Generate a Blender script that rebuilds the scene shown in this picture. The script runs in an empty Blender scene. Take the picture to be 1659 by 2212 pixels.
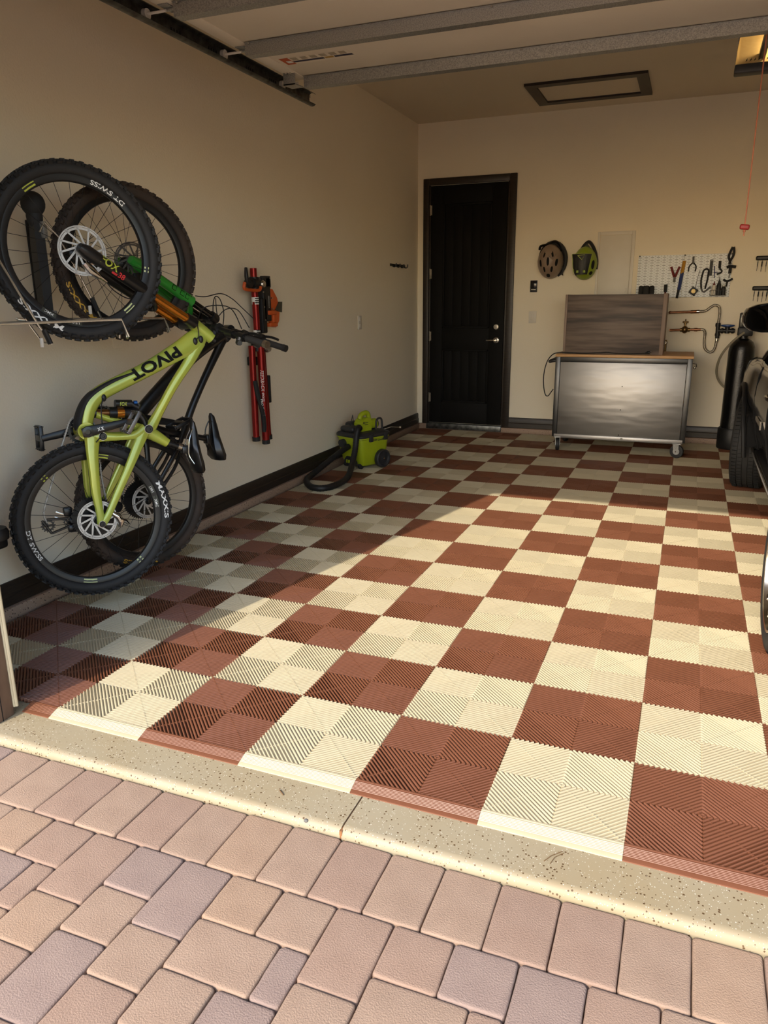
import bpy, bmesh, math, random
from mathutils import Vector, Matrix, Euler

random.seed(7)
SC = bpy.context.scene
COL = SC.collection
V = Vector
PI = math.pi

# ------------------------------------------------------------------ camera
cam = bpy.data.cameras.new('camera')
cam.sensor_fit = 'VERTICAL'
cam.sensor_height = 24.0
cam.lens = 1619.49 / 2212.0 * 24.0
cam.clip_start = 0.05
co = bpy.data.objects.new('camera', cam)
co.location = (0.0388, -1.8475, 1.4320)
co.rotation_euler = (1.29672, 0.0081, 0.37848)
COL.objects.link(co)
SC.camera = co

# ------------------------------------------------------------------ sky and sun
SUN_DIR = V((0.229, 1.0, -0.632)).normalized()      # the way the light travels: in through the open garage door
world = bpy.data.worlds.new('sky')
SC.world = world
world.use_nodes = True
wn = world.node_tree.nodes
sky = wn.new('ShaderNodeTexSky')
sky.sky_type = 'NISHITA'
sky.sun_disc = False
sky.sun_elevation = math.asin(-SUN_DIR.z)
sky.sun_rotation = math.atan2(-SUN_DIR.x, -SUN_DIR.y)
sky.altitude = 400
sky.dust_density = 1.5
wn['Background'].inputs['Strength'].default_value = 0.60
wb = wn.new('ShaderNodeMix'); wb.data_type = 'RGBA'; wb.blend_type = 'MULTIPLY'     # the camera's warm white balance, as on the sun
wb.inputs[0].default_value = 1.0
wb.inputs[7].default_value = (1.0, 0.95, 0.89, 1.0)
world.node_tree.links.new(sky.outputs[0], wb.inputs[6])
world.node_tree.links.new(wb.outputs[2], wn['Background'].inputs[0])
sun = bpy.data.lights.new('sun', 'SUN')
sun.energy = 4.9
sun.angle = math.radians(0.53)
sun.color = (1.0, 0.92, 0.79)
so = bpy.data.objects.new('sun', sun)
so.rotation_euler = SUN_DIR.to_track_quat('-Z', 'Y').to_euler()
so.location = (-3, -9, 8)
COL.objects.link(so)
SC.view_settings.view_transform = 'Standard'
SC.view_settings.look = 'None'
SC.view_settings.exposure = 0.0
SC.view_settings.gamma = 1.0
SC.view_settings.use_curve_mapping = False
SC.cycles.max_bounces = 10
SC.cycles.diffuse_bounces = 8
SC.cycles.glossy_bounces = 3
SC.cycles.transmission_bounces = 4
SC.cycles.sample_clamp_indirect = 6.0
SC.cycles.use_denoising = True
SC.cycles.use_adaptive_sampling = True
SC.cycles.adaptive_threshold = 0.05
SC.cycles.use_light_tree = False

# ------------------------------------------------------------------ helpers
def lin(c):
    out = []
    for x in c:
        x = x / 255.0
        out.append(x / 12.92 if x <= 0.04045 else ((x + 0.055) / 1.055) ** 2.4)
    return (*out, 1.0)

MATS = {}
def mat(name, rgb, rough=0.5, metal=0.0, noise=None, bump=None, coat=0.0, spec=None, rgb2=None, emit=None):
    """procedural material: base colour (sRGB) mixed with rgb2 by a noise (scale, contrast, stretch xyz); bump = (scale, strength)"""
    m = bpy.data.materials.new(name)
    m.use_nodes = True
    nt = m.node_tree
    b = nt.nodes['Principled BSDF']
    b.inputs['Base Color'].default_value = lin(rgb)
    b.inputs['Roughness'].default_value = rough
    b.inputs['Metallic'].default_value = metal
    if coat: 
        b.inputs['Coat Weight'].default_value = coat
        b.inputs['Coat Roughness'].default_value = 0.06
    if spec is not None:
        b.inputs['Specular IOR Level'].default_value = spec
    if emit:
        b.inputs['Emission Color'].default_value = lin(emit[0]); b.inputs['Emission Strength'].default_value = emit[1]
    tc = None
    def coords(stretch):
        nonlocal tc
        if tc is None:
            tc = nt.nodes.new('ShaderNodeTexCoord')
        mp = nt.nodes.new('ShaderNodeMapping')
        mp.inputs['Scale'].default_value = stretch
        nt.links.new(tc.outputs['Object'], mp.inputs['Vector'])
        return mp.outputs['Vector']
    if noise:
        sc_, con, st = (list(noise) + [(1, 1, 1)])[:3]
        n = nt.nodes.new('ShaderNodeTexNoise')
        n.inputs['Scale'].default_value = sc_
        n.inputs['Detail'].default_value = 5
        nt.links.new(coords(st), n.inputs['Vector'])
        r = nt.nodes.new('ShaderNodeMapRange')
        r.inputs[1].default_value = 0.5 - con; r.inputs[2].default_value = 0.5 + con
        nt.links.new(n.outputs['Fac'], r.inputs[0])
        mx = nt.nodes.new('ShaderNodeMix'); mx.data_type = 'RGBA'
        mx.inputs[6].default_value = lin(rgb)
        mx.inputs[7].default_value = lin(rgb2 if rgb2 else [c * 0.86 for c in rgb])
        nt.links.new(r.outputs[0], mx.inputs[0])
        nt.links.new(mx.outputs[2], b.inputs['Base Color'])
    if bump:
        n = nt.nodes.new('ShaderNodeTexNoise')
        n.inputs['Scale'].default_value = bump[0]
        n.inputs['Detail'].default_value = 4
        nt.links.new(coords(bump[2] if len(bump) > 2 else (1, 1, 1)), n.inputs['Vector'])
        bp = nt.nodes.new('ShaderNodeBump')
        bp.inputs['Strength'].default_value = bump[1]
        bp.inputs['Distance'].default_value = 0.004
        nt.links.new(n.outputs['Fac'], bp.inputs['Height'])
        nt.links.new(bp.outputs[0], b.inputs['Normal'])
    MATS[name] = m
    return m

class MB:
    """mesh collector"""
    def __init__(s): s.v = []; s.f = []
    def add(s, vs, fs, M=None):
        o = len(s.v)
        for p in vs:
            p = V(p)
            s.v.append(M @ p if M else p)
        s.f += [tuple(i + o for i in f) for f in fs]
        return s
    def box(s, x0, x1, y0, y1, z0, z1, M=None):
        vs = [(x, y, z) for z in (z0, z1) for y in (y0, y1) for x in (x0, x1)]
        return s.add(vs, [(0, 2, 3, 1), (4, 5, 7, 6), (0, 1, 5, 4), (2, 6, 7, 3), (0, 4, 6, 2), (1, 3, 7, 5)], M)
    def rbox(s, x0, x1, y0, y1, z0, z1, b=0.004, seg=2, M=None):
        bm = bmesh.new()
        bmesh.ops.create_cube(bm, size=1.0)
        for v in bm.verts:
            v.co = V(((x0 + x1) / 2 + v.co.x * (x1 - x0), (y0 + y1) / 2 + v.co.y * (y1 - y0), (z0 + z1) / 2 + v.co.z * (z1 - z0)))
        bmesh.ops.bevel(bm, geom=list(bm.edges), offset=min(b, .49 * min(x1 - x0, y1 - y0, z1 - z0)), segments=seg, affect='EDGES', profile=0.5)
        s.from_bm(bm, M); bm.free(); return s
    def from_bm(s, bm, M=None):
        bm.verts.index_update()
        s.add([v.co.copy() for v in bm.verts], [tuple(v.index for v in f.verts) for f in bm.faces], M)
    def tube(s, pts, r, seg=8, caps=True, M=None, squash=None):
        pts = [V(p) for p in pts]
        n = len(pts)
        rs = r if isinstance(r, (list, tuple)) else [r] * n
        t0 = (pts[1] - pts[0]).normalized()
        a = V((0, 0, 1)) if abs(t0.z) < 0.9 else V((1, 0, 0))
        nrm = (a - t0 * a.dot(t0)).normalized()
        vs = []; fs = []
        for i, p in enumerate(pts):
            t = (pts[min(i + 1, n - 1)] - pts[max(i - 1, 0)]).normalized()
            nrm = (nrm - t * nrm.dot(t)).normalized()
            bn = t.cross(nrm)
            for k in range(seg):
                an = 2 * PI * k / seg
                vs.append(p + (nrm * math.cos(an) + bn * math.sin(an)) * rs[i])
        for i in range(n - 1):
            for k in range(seg):
                k2 = (k + 1) % seg
                fs.append((i * seg + k, i * seg + k2, (i + 1) * seg + k2, (i + 1) * seg + k))
        if caps:
            fs.append(tuple(range(seg))[::-1]); fs.append(tuple((n - 1) * seg + k for k in range(seg)))
        return s.add(vs, fs, M)
    def cyl(s, p0, p1, r, seg=16, r1=None, M=None):
        return s.tube([p0, p1], [r, r if r1 is None else r1], seg, True, M)
    def lathe(s, prof, seg=32, M=None, close=False):
        """profile (radius, height) turned about local Z"""
        n = len(prof); vs = []; fs = []
        for k in range(seg):
            a = 2 * PI * k / seg
            for r, h in prof: vs.append((r * math.cos(a), r * math.sin(a), h))
        rng = range(n) if close else range(n - 1)
        for k in range(seg):
            k2 = (k + 1) % seg
            for i in rng:
                j = (i + 1) % n
                fs.append((k * n + i, k2 * n + i, k2 * n + j, k * n + j))
        if not close:
            if prof[0][0] > 1e-6: fs.append(tuple(k * n for k in range(seg))[::-1])
            if prof[-1][0] > 1e-6: fs.append(tuple(k * n + n - 1 for k in range(seg)))
        return s.add(vs, fs, M)
    def prism(s, poly, d0, d1, M=None):
        """polygon in local XY, from height d0 to d1 along local Z"""
        n = len(poly)
        vs = [(x, y, d0) for x, y in poly] + [(x, y, d1) for x, y in poly]
        fs = [tuple(range(n))[::-1], tuple(range(n, 2 * n))] + [(i, (i + 1) % n, n + (i + 1) % n, n + i) for i in range(n)]
        return s.add(vs, fs, M)
    def ball(s, c, r, seg=16, rings=10, M=None):
        rx, ry, rz = r if isinstance(r, (list, tuple)) else (r, r, r)
        vs = []; fs = []
        for i in range(rings + 1):
            th = PI * i / rings
            for k in range(seg):
                a = 2 * PI * k / seg
                vs.append((c[0] + rx * math.sin(th) * math.cos(a), c[1] + ry * math.sin(th) * math.sin(a), c[2] + rz * math.cos(th)))
        for i in range(rings):
            for k in range(seg):
                k2 = (k + 1) % seg
                fs.append((i * seg + k, (i + 1) * seg + k, (i + 1) * seg + k2, i * seg + k2))
        return s.add(vs, fs, M)
    def sweep(s, pts, hw, hd, seg=12, y0=0.0, power=2.6, M=None):
        """a tube in the local XZ plane: points (x, z) with half-widths hw in the plane and hd across it (squarish ellipse)"""
        n = len(pts); vs = []; fs = []
        hw = hw if isinstance(hw, (list, tuple)) else [hw] * n
        hd = hd if isinstance(hd, (list, tuple)) else [hd] * n
        ys = y0 if isinstance(y0, (list, tuple)) else [y0] * n
        for i in range(n):
            a = V(pts[max(i - 1, 0)]); b = V(pts[min(i + 1, n - 1)])
            t = (b - a).normalized(); nx = V((-t.y, t.x))
            for k in range(seg):
                an = 2 * PI * k / seg
                c, sn = math.cos(an), math.sin(an)
                c = math.copysign(abs(c) ** (2 / power), c); sn = math.copysign(abs(sn) ** (2 / power), sn)
                q = V(pts[i]) + nx * c * hw[i]
                vs.append((q.x, ys[i] + sn * hd[i], q.y))
        for i in range(n - 1):
            for k in range(seg):
                k2 = (k + 1) % seg
                fs.append((i * seg + k, i * seg + k2, (i + 1) * seg + k2, (i + 1) * seg + k))
        fs.append(tuple(range(seg))[::-1]); fs.append(tuple((n - 1) * seg + k for k in range(seg)))
        return s.add(vs, fs, M)
    def loft(s, rings, caps=True, M=None):
        n = len(rings[0]); vs = [p for r in rings for p in r]; fs = []
        for i in range(len(rings) - 1):
            for k in range(n):
                k2 = (k + 1) % n
                fs.append((i * n + k, i * n + k2, (i + 1) * n + k2, (i + 1) * n + k))
        if caps:
            fs.append(tuple(range(n))[::-1]); fs.append(tuple((len(rings) - 1) * n + k for k in range(n)))
        return s.add(vs, fs, M)
    def mesh(s, name, m, angle=35):
        me = bpy.data.meshes.new(name)
        me.from_pydata([tuple(p) for p in s.v], [], s.f)
        bm = bmesh.new(); bm.from_mesh(me)
        bmesh.ops.recalc_face_normals(bm, faces=bm.faces)
        bm.to_mesh(me); bm.free()
        me.materials.append(m if not isinstance(m, str) else MATS[m])
        if angle:
            me.polygons.foreach_set('use_smooth', [True] * len(me.polygons))
            me.set_sharp_from_angle(angle=math.radians(angle))
        me.update()
        return me
    def build(s, name, m, parent=None, angle=35, label=None):
        return link(name, s.mesh(name, m, angle), parent, label)

def link(name, me, parent=None, label=None, M=None):
    o = bpy.data.objects.new(name, me)
    COL.objects.link(o)
    if parent: o.parent = parent
    if M is not None: o.matrix_local = M
    if label: o['label'] = label
    return o

def tag(o, label=None, cat=None, group=None, kind=None):
    if label: o['label'] = label
    if cat: o['category'] = cat
    if group: o['group'] = group
    if kind: o['kind'] = kind
    return o

def thing(name, label, cat, M=None, group=None):
    o = bpy.data.objects.new(name, None)
    o.empty_display_size = 0.1
    COL.objects.link(o)
    if M is not None:
        o.matrix_world = M if isinstance(M, Matrix) else Matrix.Translation(M)
    return tag(o, label, cat, group)

def copy_tree(o, parent=None):
    c = o.copy(); COL.objects.link(c); c.parent = parent
    for ch in list(o.children): copy_tree(ch, c)
    return c

def cr(pts, n=4):
    """Catmull-Rom through the points (any dimension)"""
    P = [V(p) for p in pts]; out = []
    for i in range(len(P) - 1):
        p0, p1, p2, p3 = P[max(i - 1, 0)], P[i], P[i + 1], P[min(i + 2, len(P) - 1)]
        for k in range(n):
            t = k / n
            out.append(0.5 * ((2 * p1) + (p2 - p0) * t + (2 * p0 - 5 * p1 + 4 * p2 - p3) * t * t + (3 * p1 - p0 - 3 * p2 + p3) * t ** 3))
    out.append(P[-1])
    return out

def crl(vals, n=4):
    """the same for a list of numbers"""
    return [q.x for q in cr([(v, 0) for v in vals], n)]

def frame_m(o, x, y, z):
    x, y, z = V(x), V(y), V(z)
    return Matrix(((x.x, y.x, z.x, o[0]), (x.y, y.y, z.y, o[1]), (x.z, y.z, z.z, o[2]), (0, 0, 0, 1)))

def axis_m(p, d, up=(0, 0, 1)):
    """frame at p whose Z axis is d"""
    d = V(d).normalized(); u = V(up)
    if abs(d.dot(u)) > 0.95: u = V((1, 0, 0))
    x = u.cross(d).normalized(); y = d.cross(x)
    return frame_m(p, x, y, d)

_txt = {}
def text_flat(body, size=0.1, shear=0.0, bold=0.0):
    """lettering as a flat list of vertices and faces, left end at x = 0, baseline y = 0; returns verts, faces, width"""
    key = (body, shear, bold)
    if key not in _txt:
        cu = bpy.data.curves.new('lettering', 'FONT')
        cu.body = body; cu.size = 1.0; cu.shear = shear; cu.offset = bold; cu.resolution_u = 3
        ob = bpy.data.objects.new('lettering', cu); COL.objects.link(ob)
        dg = bpy.context.evaluated_depsgraph_get()
        me = bpy.data.meshes.new_from_object(ob.evaluated_get(dg))
        vs = [v.co.copy() for v in me.vertices]; fs = [tuple(p.vertices) for p in me.polygons]
        bpy.data.objects.remove(ob); bpy.data.meshes.remove(me); bpy.data.curves.remove(cu)
        x0 = min(v.x for v in vs); w = max(v.x for v in vs) - x0
        _txt[key] = ([(v.x - x0, v.y) for v in vs], fs, w)
    vs, fs, w = _txt[key]
    return [(x * size, y * size) for x, y in vs], fs, w * size

def lettering(mb, body, size, fn, shear=0.0, bold=0.0, stretch=1.0):
    vs, fs, w = text_flat(body, size, shear, bold)
    mb.add([fn(x * stretch, y) for x, y in vs], fs)
    return w * stretch

def plain_text(name, body, size, M, m, parent, width=None, shear=0.0, bold=0.0):
    mb = MB()
    vs, fs, w = text_flat(body, size, shear, bold)
    k = width / w if width else 1.0
    mb.add([(x * k, y, 0) for x, y in vs], fs, M)
    return mb.build(name, m, parent, angle=0)
# ------------------------------------------------------------------ materials
def wall_mat():
    m = mat('wall_paint', (240, 230, 208), 0.85, noise=(1.3, 0.35), rgb2=(236, 225, 202), bump=(90, 0.35))
    return m
wall_mat()
mat('ceiling_paint', (226, 214, 192), 0.9, noise=(1.0, 0.3), rgb2=(220, 207, 184), bump=(80, 0.3))

def speckled(name, base, dark, light, sc=90, patch=(205, 182, 128)):
    m = mat(name, base, 0.55, noise=(2.2, 0.22), rgb2=patch)
    nt = m.node_tree; b = nt.nodes['Principled BSDF']
    src = b.inputs['Base Color'].links[0].from_socket
    tc = nt.nodes.new('ShaderNodeTexCoord')
    for col, s_, thr in ((dark, sc, 0.21), (light, sc * 1.7, 0.17)):
        vo = nt.nodes.new('ShaderNodeTexVoronoi'); vo.inputs['Scale'].default_value = s_
        nt.links.new(tc.outputs['Object'], vo.inputs['Vector'])
        # keep only some of the cells and let the chip size vary with the cell colour
        sep = nt.nodes.new('ShaderNodeSeparateColor'); nt.links.new(vo.outputs['Color'], sep.inputs[0])
        mul = nt.nodes.new('ShaderNodeMath'); mul.operation = 'MULTIPLY'; mul.inputs[1].default_value = thr * 1.7
        nt.links.new(sep.outputs[0], mul.inputs[0])
        lt = nt.nodes.new('ShaderNodeMath'); lt.operation = 'LESS_THAN'
        nt.links.new(vo.outputs['Distance'], lt.inputs[0]); nt.links.new(mul.outputs[0], lt.inputs[1])
        gt = nt.nodes.new('ShaderNodeMath'); gt.operation = 'GREATER_THAN'; gt.inputs[1].default_value = 0.42
        nt.links.new(sep.outputs[1], gt.inputs[0])
        an = nt.nodes.new('ShaderNodeMath'); an.operation = 'MULTIPLY'
        nt.links.new(lt.outputs[0], an.inputs[0]); nt.links.new(gt.outputs[0], an.inputs[1])
        mx = nt.nodes.new('ShaderNodeMix'); mx.data_type = 'RGBA'
        nt.links.new(an.outputs[0], mx.inputs[0]); nt.links.new(src, mx.inputs[6]); mx.inputs[7].default_value = lin(col)
        src = mx.outputs[2]
    nt.links.new(src, b.inputs['Base Color'])
    return m
speckled('concrete_coating', (146, 136, 114), (84, 62, 36), (200, 194, 178), 110, (142, 126, 96))
speckled('stem_concrete', (164, 138, 118), (70, 50, 40), (205, 195, 180), 110, (150, 124, 104))
mat('joint_dirt', (150, 100, 60), 0.9, noise=(40, 0.3), rgb2=(110, 75, 45))
mat('tile_brown', (114, 71, 50), 0.42, noise=(9, 0.3), rgb2=(107, 65, 44))
mat('tile_cream', (184, 172, 142), 0.42, noise=(9, 0.3), rgb2=(178, 165, 134))
mat('dark_wood', (30, 25, 21), 0.42, noise=(14, 0.16, (1, 1, 9)), rgb2=(46, 35, 27), bump=(30, 0.15, (1, 1, 8)))
mat('dark_wood_x', (30, 25, 21), 0.42, noise=(14, 0.16, (1, 9, 9)), rgb2=(46, 35, 27))
mat('dark_wood_y', (33, 28, 25), 0.45, noise=(14, 0.16, (9, 1, 9)), rgb2=(48, 38, 30))
mat('door_black', (13, 12, 11), 0.65, noise=(6, 0.2, (8, 8, 1)), rgb2=(18, 16, 14), spec=.15)
mat('jamb_brown', (112, 88, 72), 0.55, noise=(7, 0.2, (5, 5, 1)), rgb2=(94, 72, 58))
mat('vinyl_cream', (205, 192, 160), 0.5, noise=(10, 0.2, (1, 1, .3)), rgb2=(160, 142, 112))
mat('satin_nickel', (196, 190, 180), 0.28, 1.0, noise=(30, .2))
mat('chrome', (225, 225, 225), 0.12, 1.0, noise=(30, .2))
mat('galvanised', (184, 184, 180), 0.45, 0.8, noise=(220, 0.12), rgb2=(150, 150, 148))
mat('galvanised_dark', (120, 120, 116), 0.42, 0.9, noise=(25, 0.2), rgb2=(70, 70, 68))
mat('black_plastic', (18, 18, 19), 0.5, noise=(40, .3), rgb2=(24, 24, 25))
mat('black_gloss', (10, 10, 11), 0.18, noise=(20, .3), rgb2=(14, 14, 15))
mat('black_rubber', (24, 24, 25), 0.75, noise=(25, .25), rgb2=(34, 33, 32))
mat('white_plastic', (222, 216, 204), 0.45, noise=(10, .3), rgb2=(216, 209, 196))
mat('door_panel_cream', (232, 222, 205), 0.55, noise=(3, .3), rgb2=(226, 215, 196))
mat('hole_black', (4, 4, 4), 0.9, noise=(10, .3), rgb2=(6, 6, 6))
mat('white_print', (232, 232, 228), 0.5, noise=(20, .3), rgb2=(224, 224, 220))

def struct(name, mb, m, parent=None, angle=35):
    o = mb.build(name, m, parent, angle)
    if parent is None: o['kind'] = 'structure'
    return o

# ------------------------------------------------------------------ room shell
XL, XR, YB, ZC, ZS = -2.87, 3.60, 6.50, 3.25, -0.018
JX = -2.138                      # left side of the door opening
RX = 2.72                       # right side of the door opening
HZ = 2.42                       # its head
apron = [(YB, ZS), (-0.186, ZS), (-0.198, -0.0205), (-0.208, -0.028), (-0.213, -0.042), (-0.214, -0.07), (-0.214, -0.2), (YB, -0.2)]
mb = MB()
for x0, x1 in ((-3.6, -0.7605), (-0.7555, 4.4)):
    Mx = frame_m((x0, 0, 0), (0, 1, 0), (0, 0, 1), (1, 0, 0))
    mb.prism(apron, 0, x1 - x0, Mx)
floor = struct('floor', mb, 'concrete_coating')
mb = MB().box(-0.762, -0.754, -0.212, YB, -0.06, ZS - 0.006)
struct('joint', mb, 'joint_dirt', floor)

struct('wall_left', MB().box(XL - .1, XL, -.01, YB + .1, ZS, ZC), 'wall_paint')
struct('wall_back', MB().box(XL, XR, YB, YB + .1, ZS, ZC), 'wall_paint')
struct('wall_right', MB().box(XR, XR + .1, -.01, YB + .1, ZS, ZC), 'wall_paint')
mb = MB().box(-3.6, JX - .03, -.16, -.055, ZS, ZC + .3).box(RX + .03, 4.4, -.16, -.055, ZS, ZC + .3).box(JX - .03, RX + .03, -.16, -.055, HZ + .03, ZC + .3)
struct('wall_front', mb, 'wall_paint')
struct('ceiling', MB().box(XL - .1, XR + .1, -.01, YB + .1, ZC, ZC + .1), 'ceiling_paint')

# low concrete stem wall under the drywall
struct('curb_left', MB().rbox(XL, XL + .042, 0.0, YB, ZS, .048, .006), 'stem_concrete')
struct('curb_back', MB().rbox(XL + .042, XR, YB - .055, YB, ZS, .048, .006), 'stem_concrete')

def baseboard(name, M, length, m):
    prof = [(0, .05), (.02, .05), (.02, .098), (.015, .104), (.015, .148), (.008, .162), (0, .162)]
    o = MB().prism(prof, 0, length, M).build(name, m); o['kind'] = 'structure'
baseboard('baseboard_left', frame_m((XL, 0, 0), (1, 0, 0), (0, 0, 1), (0, -1, 0)) @ Matrix.Translation((0, 0, -YB)), YB, 'dark_wood_y')
baseboard('baseboard_back', frame_m((-1.79, YB, 0), (0, -1, 0), (0, 0, 1), (-1, 0, 0)) @ Matrix.Translation((0, 0, -(XR + 1.79))), XR + 1.79, 'dark_wood_x')
baseboard('baseboard_right', frame_m((XR, 0, 0), (-1, 0, 0), (0, 0, 1), (0, 1, 0)), YB, 'dark_wood_y')

# wooden jamb lining of the garage opening and its vinyl weather strip
for s, x in ((1, JX), (-1, RX)):
    t = struct('trim_1' if s > 0 else 'trim_2', MB().rbox(min(x, x - s * .03), max(x, x - s * .03), -.162, -.076, ZS, HZ, .004).rbox(min(x - s * .03, x - s * .11), max(x - s * .03, x - s * .11), -.18, -.16, ZS, HZ + .09, .005), 'jamb_brown')
    struct('groove', MB().box(min(x, x + s * .0012), max(x, x + s * .0012), -.128, -.125, ZS, HZ), 'hole_black', t)
    pr = [(-.03, -.076), (.0, -.076), (.004, -.074), (.004, -.071), (.008, -.069), (.010, -.065), (.008, -.060), (.004, -.057), (-.03, -.057)]
    struct('weather_strip', MB().prism([(x + s * a, b) for a, b in pr], .012, HZ), 'vinyl_cream', t)
struct('trim_3', MB().rbox(JX - .11, RX + .11, -.18, -.16, HZ + .03, HZ + .11, .005).box(JX - .03, RX + .03, -.162, -.057, HZ, HZ + .03), 'jamb_brown')

# ------------------------------------------------------------------ floor tiles
TS = 0.4
def tile_mesh(name, m, base):
    mb = MB()
    s = 0.2 / 12
    prof = [(-.0044, -.0165), (-.0044, -.0038), (-.0030, -.0009), (0, 0), (.0030, -.0009), (.0044, -.0038), (.0044, -.0165)]
    for qx in (1, -1):
        for qy in (1, -1):
            for k in range(24):
                c = (k + .5) * s
                if c <= .2: a, b = V((c, 0)), V((0, c))
                else: a, b = V((.1997, c - .1997)), V((c - .1997, .1997))
                a = V((a.x * qx, a.y * qy)); b = V((b.x * qx, b.y * qy))
                t = (b - a).normalized(); n = V((-t.y, t.x))
                vs = []
                for p in (a, b):
                    for o, z in prof:
                        q = p + n * o
                        vs.append((max(-.1998, min(.1998, q.x)), max(-.1998, min(.1998, q.y)), z))
                L = len(prof)
                fs = [(i, i + 1, L + i + 1, L + i) for i in range(L - 1)] + [tuple(range(L)), tuple(range(2 * L - 1, L - 1, -1))]
                mb.add(vs, fs)
            # spine under the ribs along the diagonal
            d = V((qx, qy)).normalized(); n = V((-d.y, d.x)) * .0022
            e = d * .2815; st = d * .004
            q = [st + n, st - n, e - n, e + n]
            mb.prism([(p.x, p.y) for p in q], -.0165, -.0016)
    mb.add([(-.1996, -.1996, base), (.1996, -.1996, base), (.1996, .1996, base), (-.1996, .1996, base)], [(0, 1, 2, 3)])  # solid sheet added to brighten the gaps between ribs, set higher on cream
    # lattice at the bottom
    for k in range(-5, 6):
        mb.box(k * .036 - .0015, k * .036 + .0015, -.1997, .1997, -.0178, -.013)
        mb.box(-.1997, .1997, k * .036 - .0015, k * .036 + .0015, -.0178, -.013)
    return mb.mesh(name, m, 50)
TM = [tile_mesh('tile', 'tile_brown', -.0125), tile_mesh('tile', 'tile_cream', -.0060)]
def ramp_mesh(m, w=TS):
    pr = [(0, 0), (-.005, 0), (-.0075, -.0012)]
    y, z = -.010, -.0012
    for k in range(7):
        pr += [(y, z), (y - .0022, z), (y - .0030, z - .0013), (y - .0040, z - .0013)]
        y -= .0044; z -= .0014
    pr += [(-.0535, -.0150), (-.054, -.0178), (0, -.0178)]
    mb = MB().prism(pr, -w / 2 + .0004, w / 2 - .0004, frame_m((0, 0, 0), (0, 1, 0), (0, 0, 1), (1, 0, 0)))
    return mb.mesh('edge_ramp', m, 20)
RM = [ramp_mesh('tile_brown'), ramp_mesh('tile_cream')]
for I in range(-7, 8):
    for J in range(16):
        c = (I + J) % 2
        link('tile', TM[c], floor, M=Matrix.Translation(((I + .5) * TS, (J + .5) * TS, 0)))
    if -5 <= I <= 5:
        link('edge_ramp', RM[I % 2], floor, M=Matrix.Translation(((I + .5) * TS, 0, 0)))
w = -2.0 - (JX + .012)
link('edge_ramp', ramp_mesh('tile_brown', w), floor, M=Matrix.Translation((-2.0 - w / 2, 0, 0)))

# ------------------------------------------------------------------ driveway pavers
PZ = -0.043
pm = []
for i, (a, b) in enumerate((((152, 126, 108), (140, 114, 97)), ((157, 132, 112), (144, 119, 100)), ((145, 124, 112), (133, 112, 102)), ((160, 133, 110), (147, 120, 98)))):
    pm.append(mat('paver_%d' % i, a, 0.85, noise=(9, 0.25), rgb2=b, bump=(240, 0.5)))
mat('paver_sand', (140, 104, 80), 0.95, noise=(60, .3), rgb2=(104, 74, 56), bump=(200, .5))
drive = struct('driveway', MB().box(-3.2, 3.2, -1.6, -.214, -.30, PZ - .022), 'paver_sand')
mat('paver_far', (168, 140, 120), .85, noise=(6, .3), rgb2=(153, 125, 107))
m_ = MATS['paver_far']; nt = m_.node_tree; b_ = nt.nodes['Principled BSDF']
bt = nt.nodes.new('ShaderNodeTexBrick'); tcn = nt.nodes.new('ShaderNodeTexCoord'); nt.links.new(tcn.outputs['Object'], bt.inputs['Vector'])
bt.inputs['Scale'].default_value = 1.0; bt.inputs['Brick Width'].default_value = .2318; bt.inputs['Row Height'].default_value = .1545; bt.inputs['Mortar Size'].default_value = .003
bt.inputs['Color1'].default_value = lin((170, 141, 121)); bt.inputs['Color2'].default_value = lin((158, 133, 116)); bt.inputs['Mortar'].default_value = lin((96, 70, 54))
nt.links.new(bt.outputs[0], b_.inputs['Base Color'])
struct('driveway_far', MB().box(-14, -3.2, -16, -.214, -.30, PZ - .004).box(3.2, 14, -16, -.214, -.30, PZ - .004).box(-3.2, 3.2, -16, -1.6, -.30, PZ - .004), 'paver_far')
_pv = {}
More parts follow.
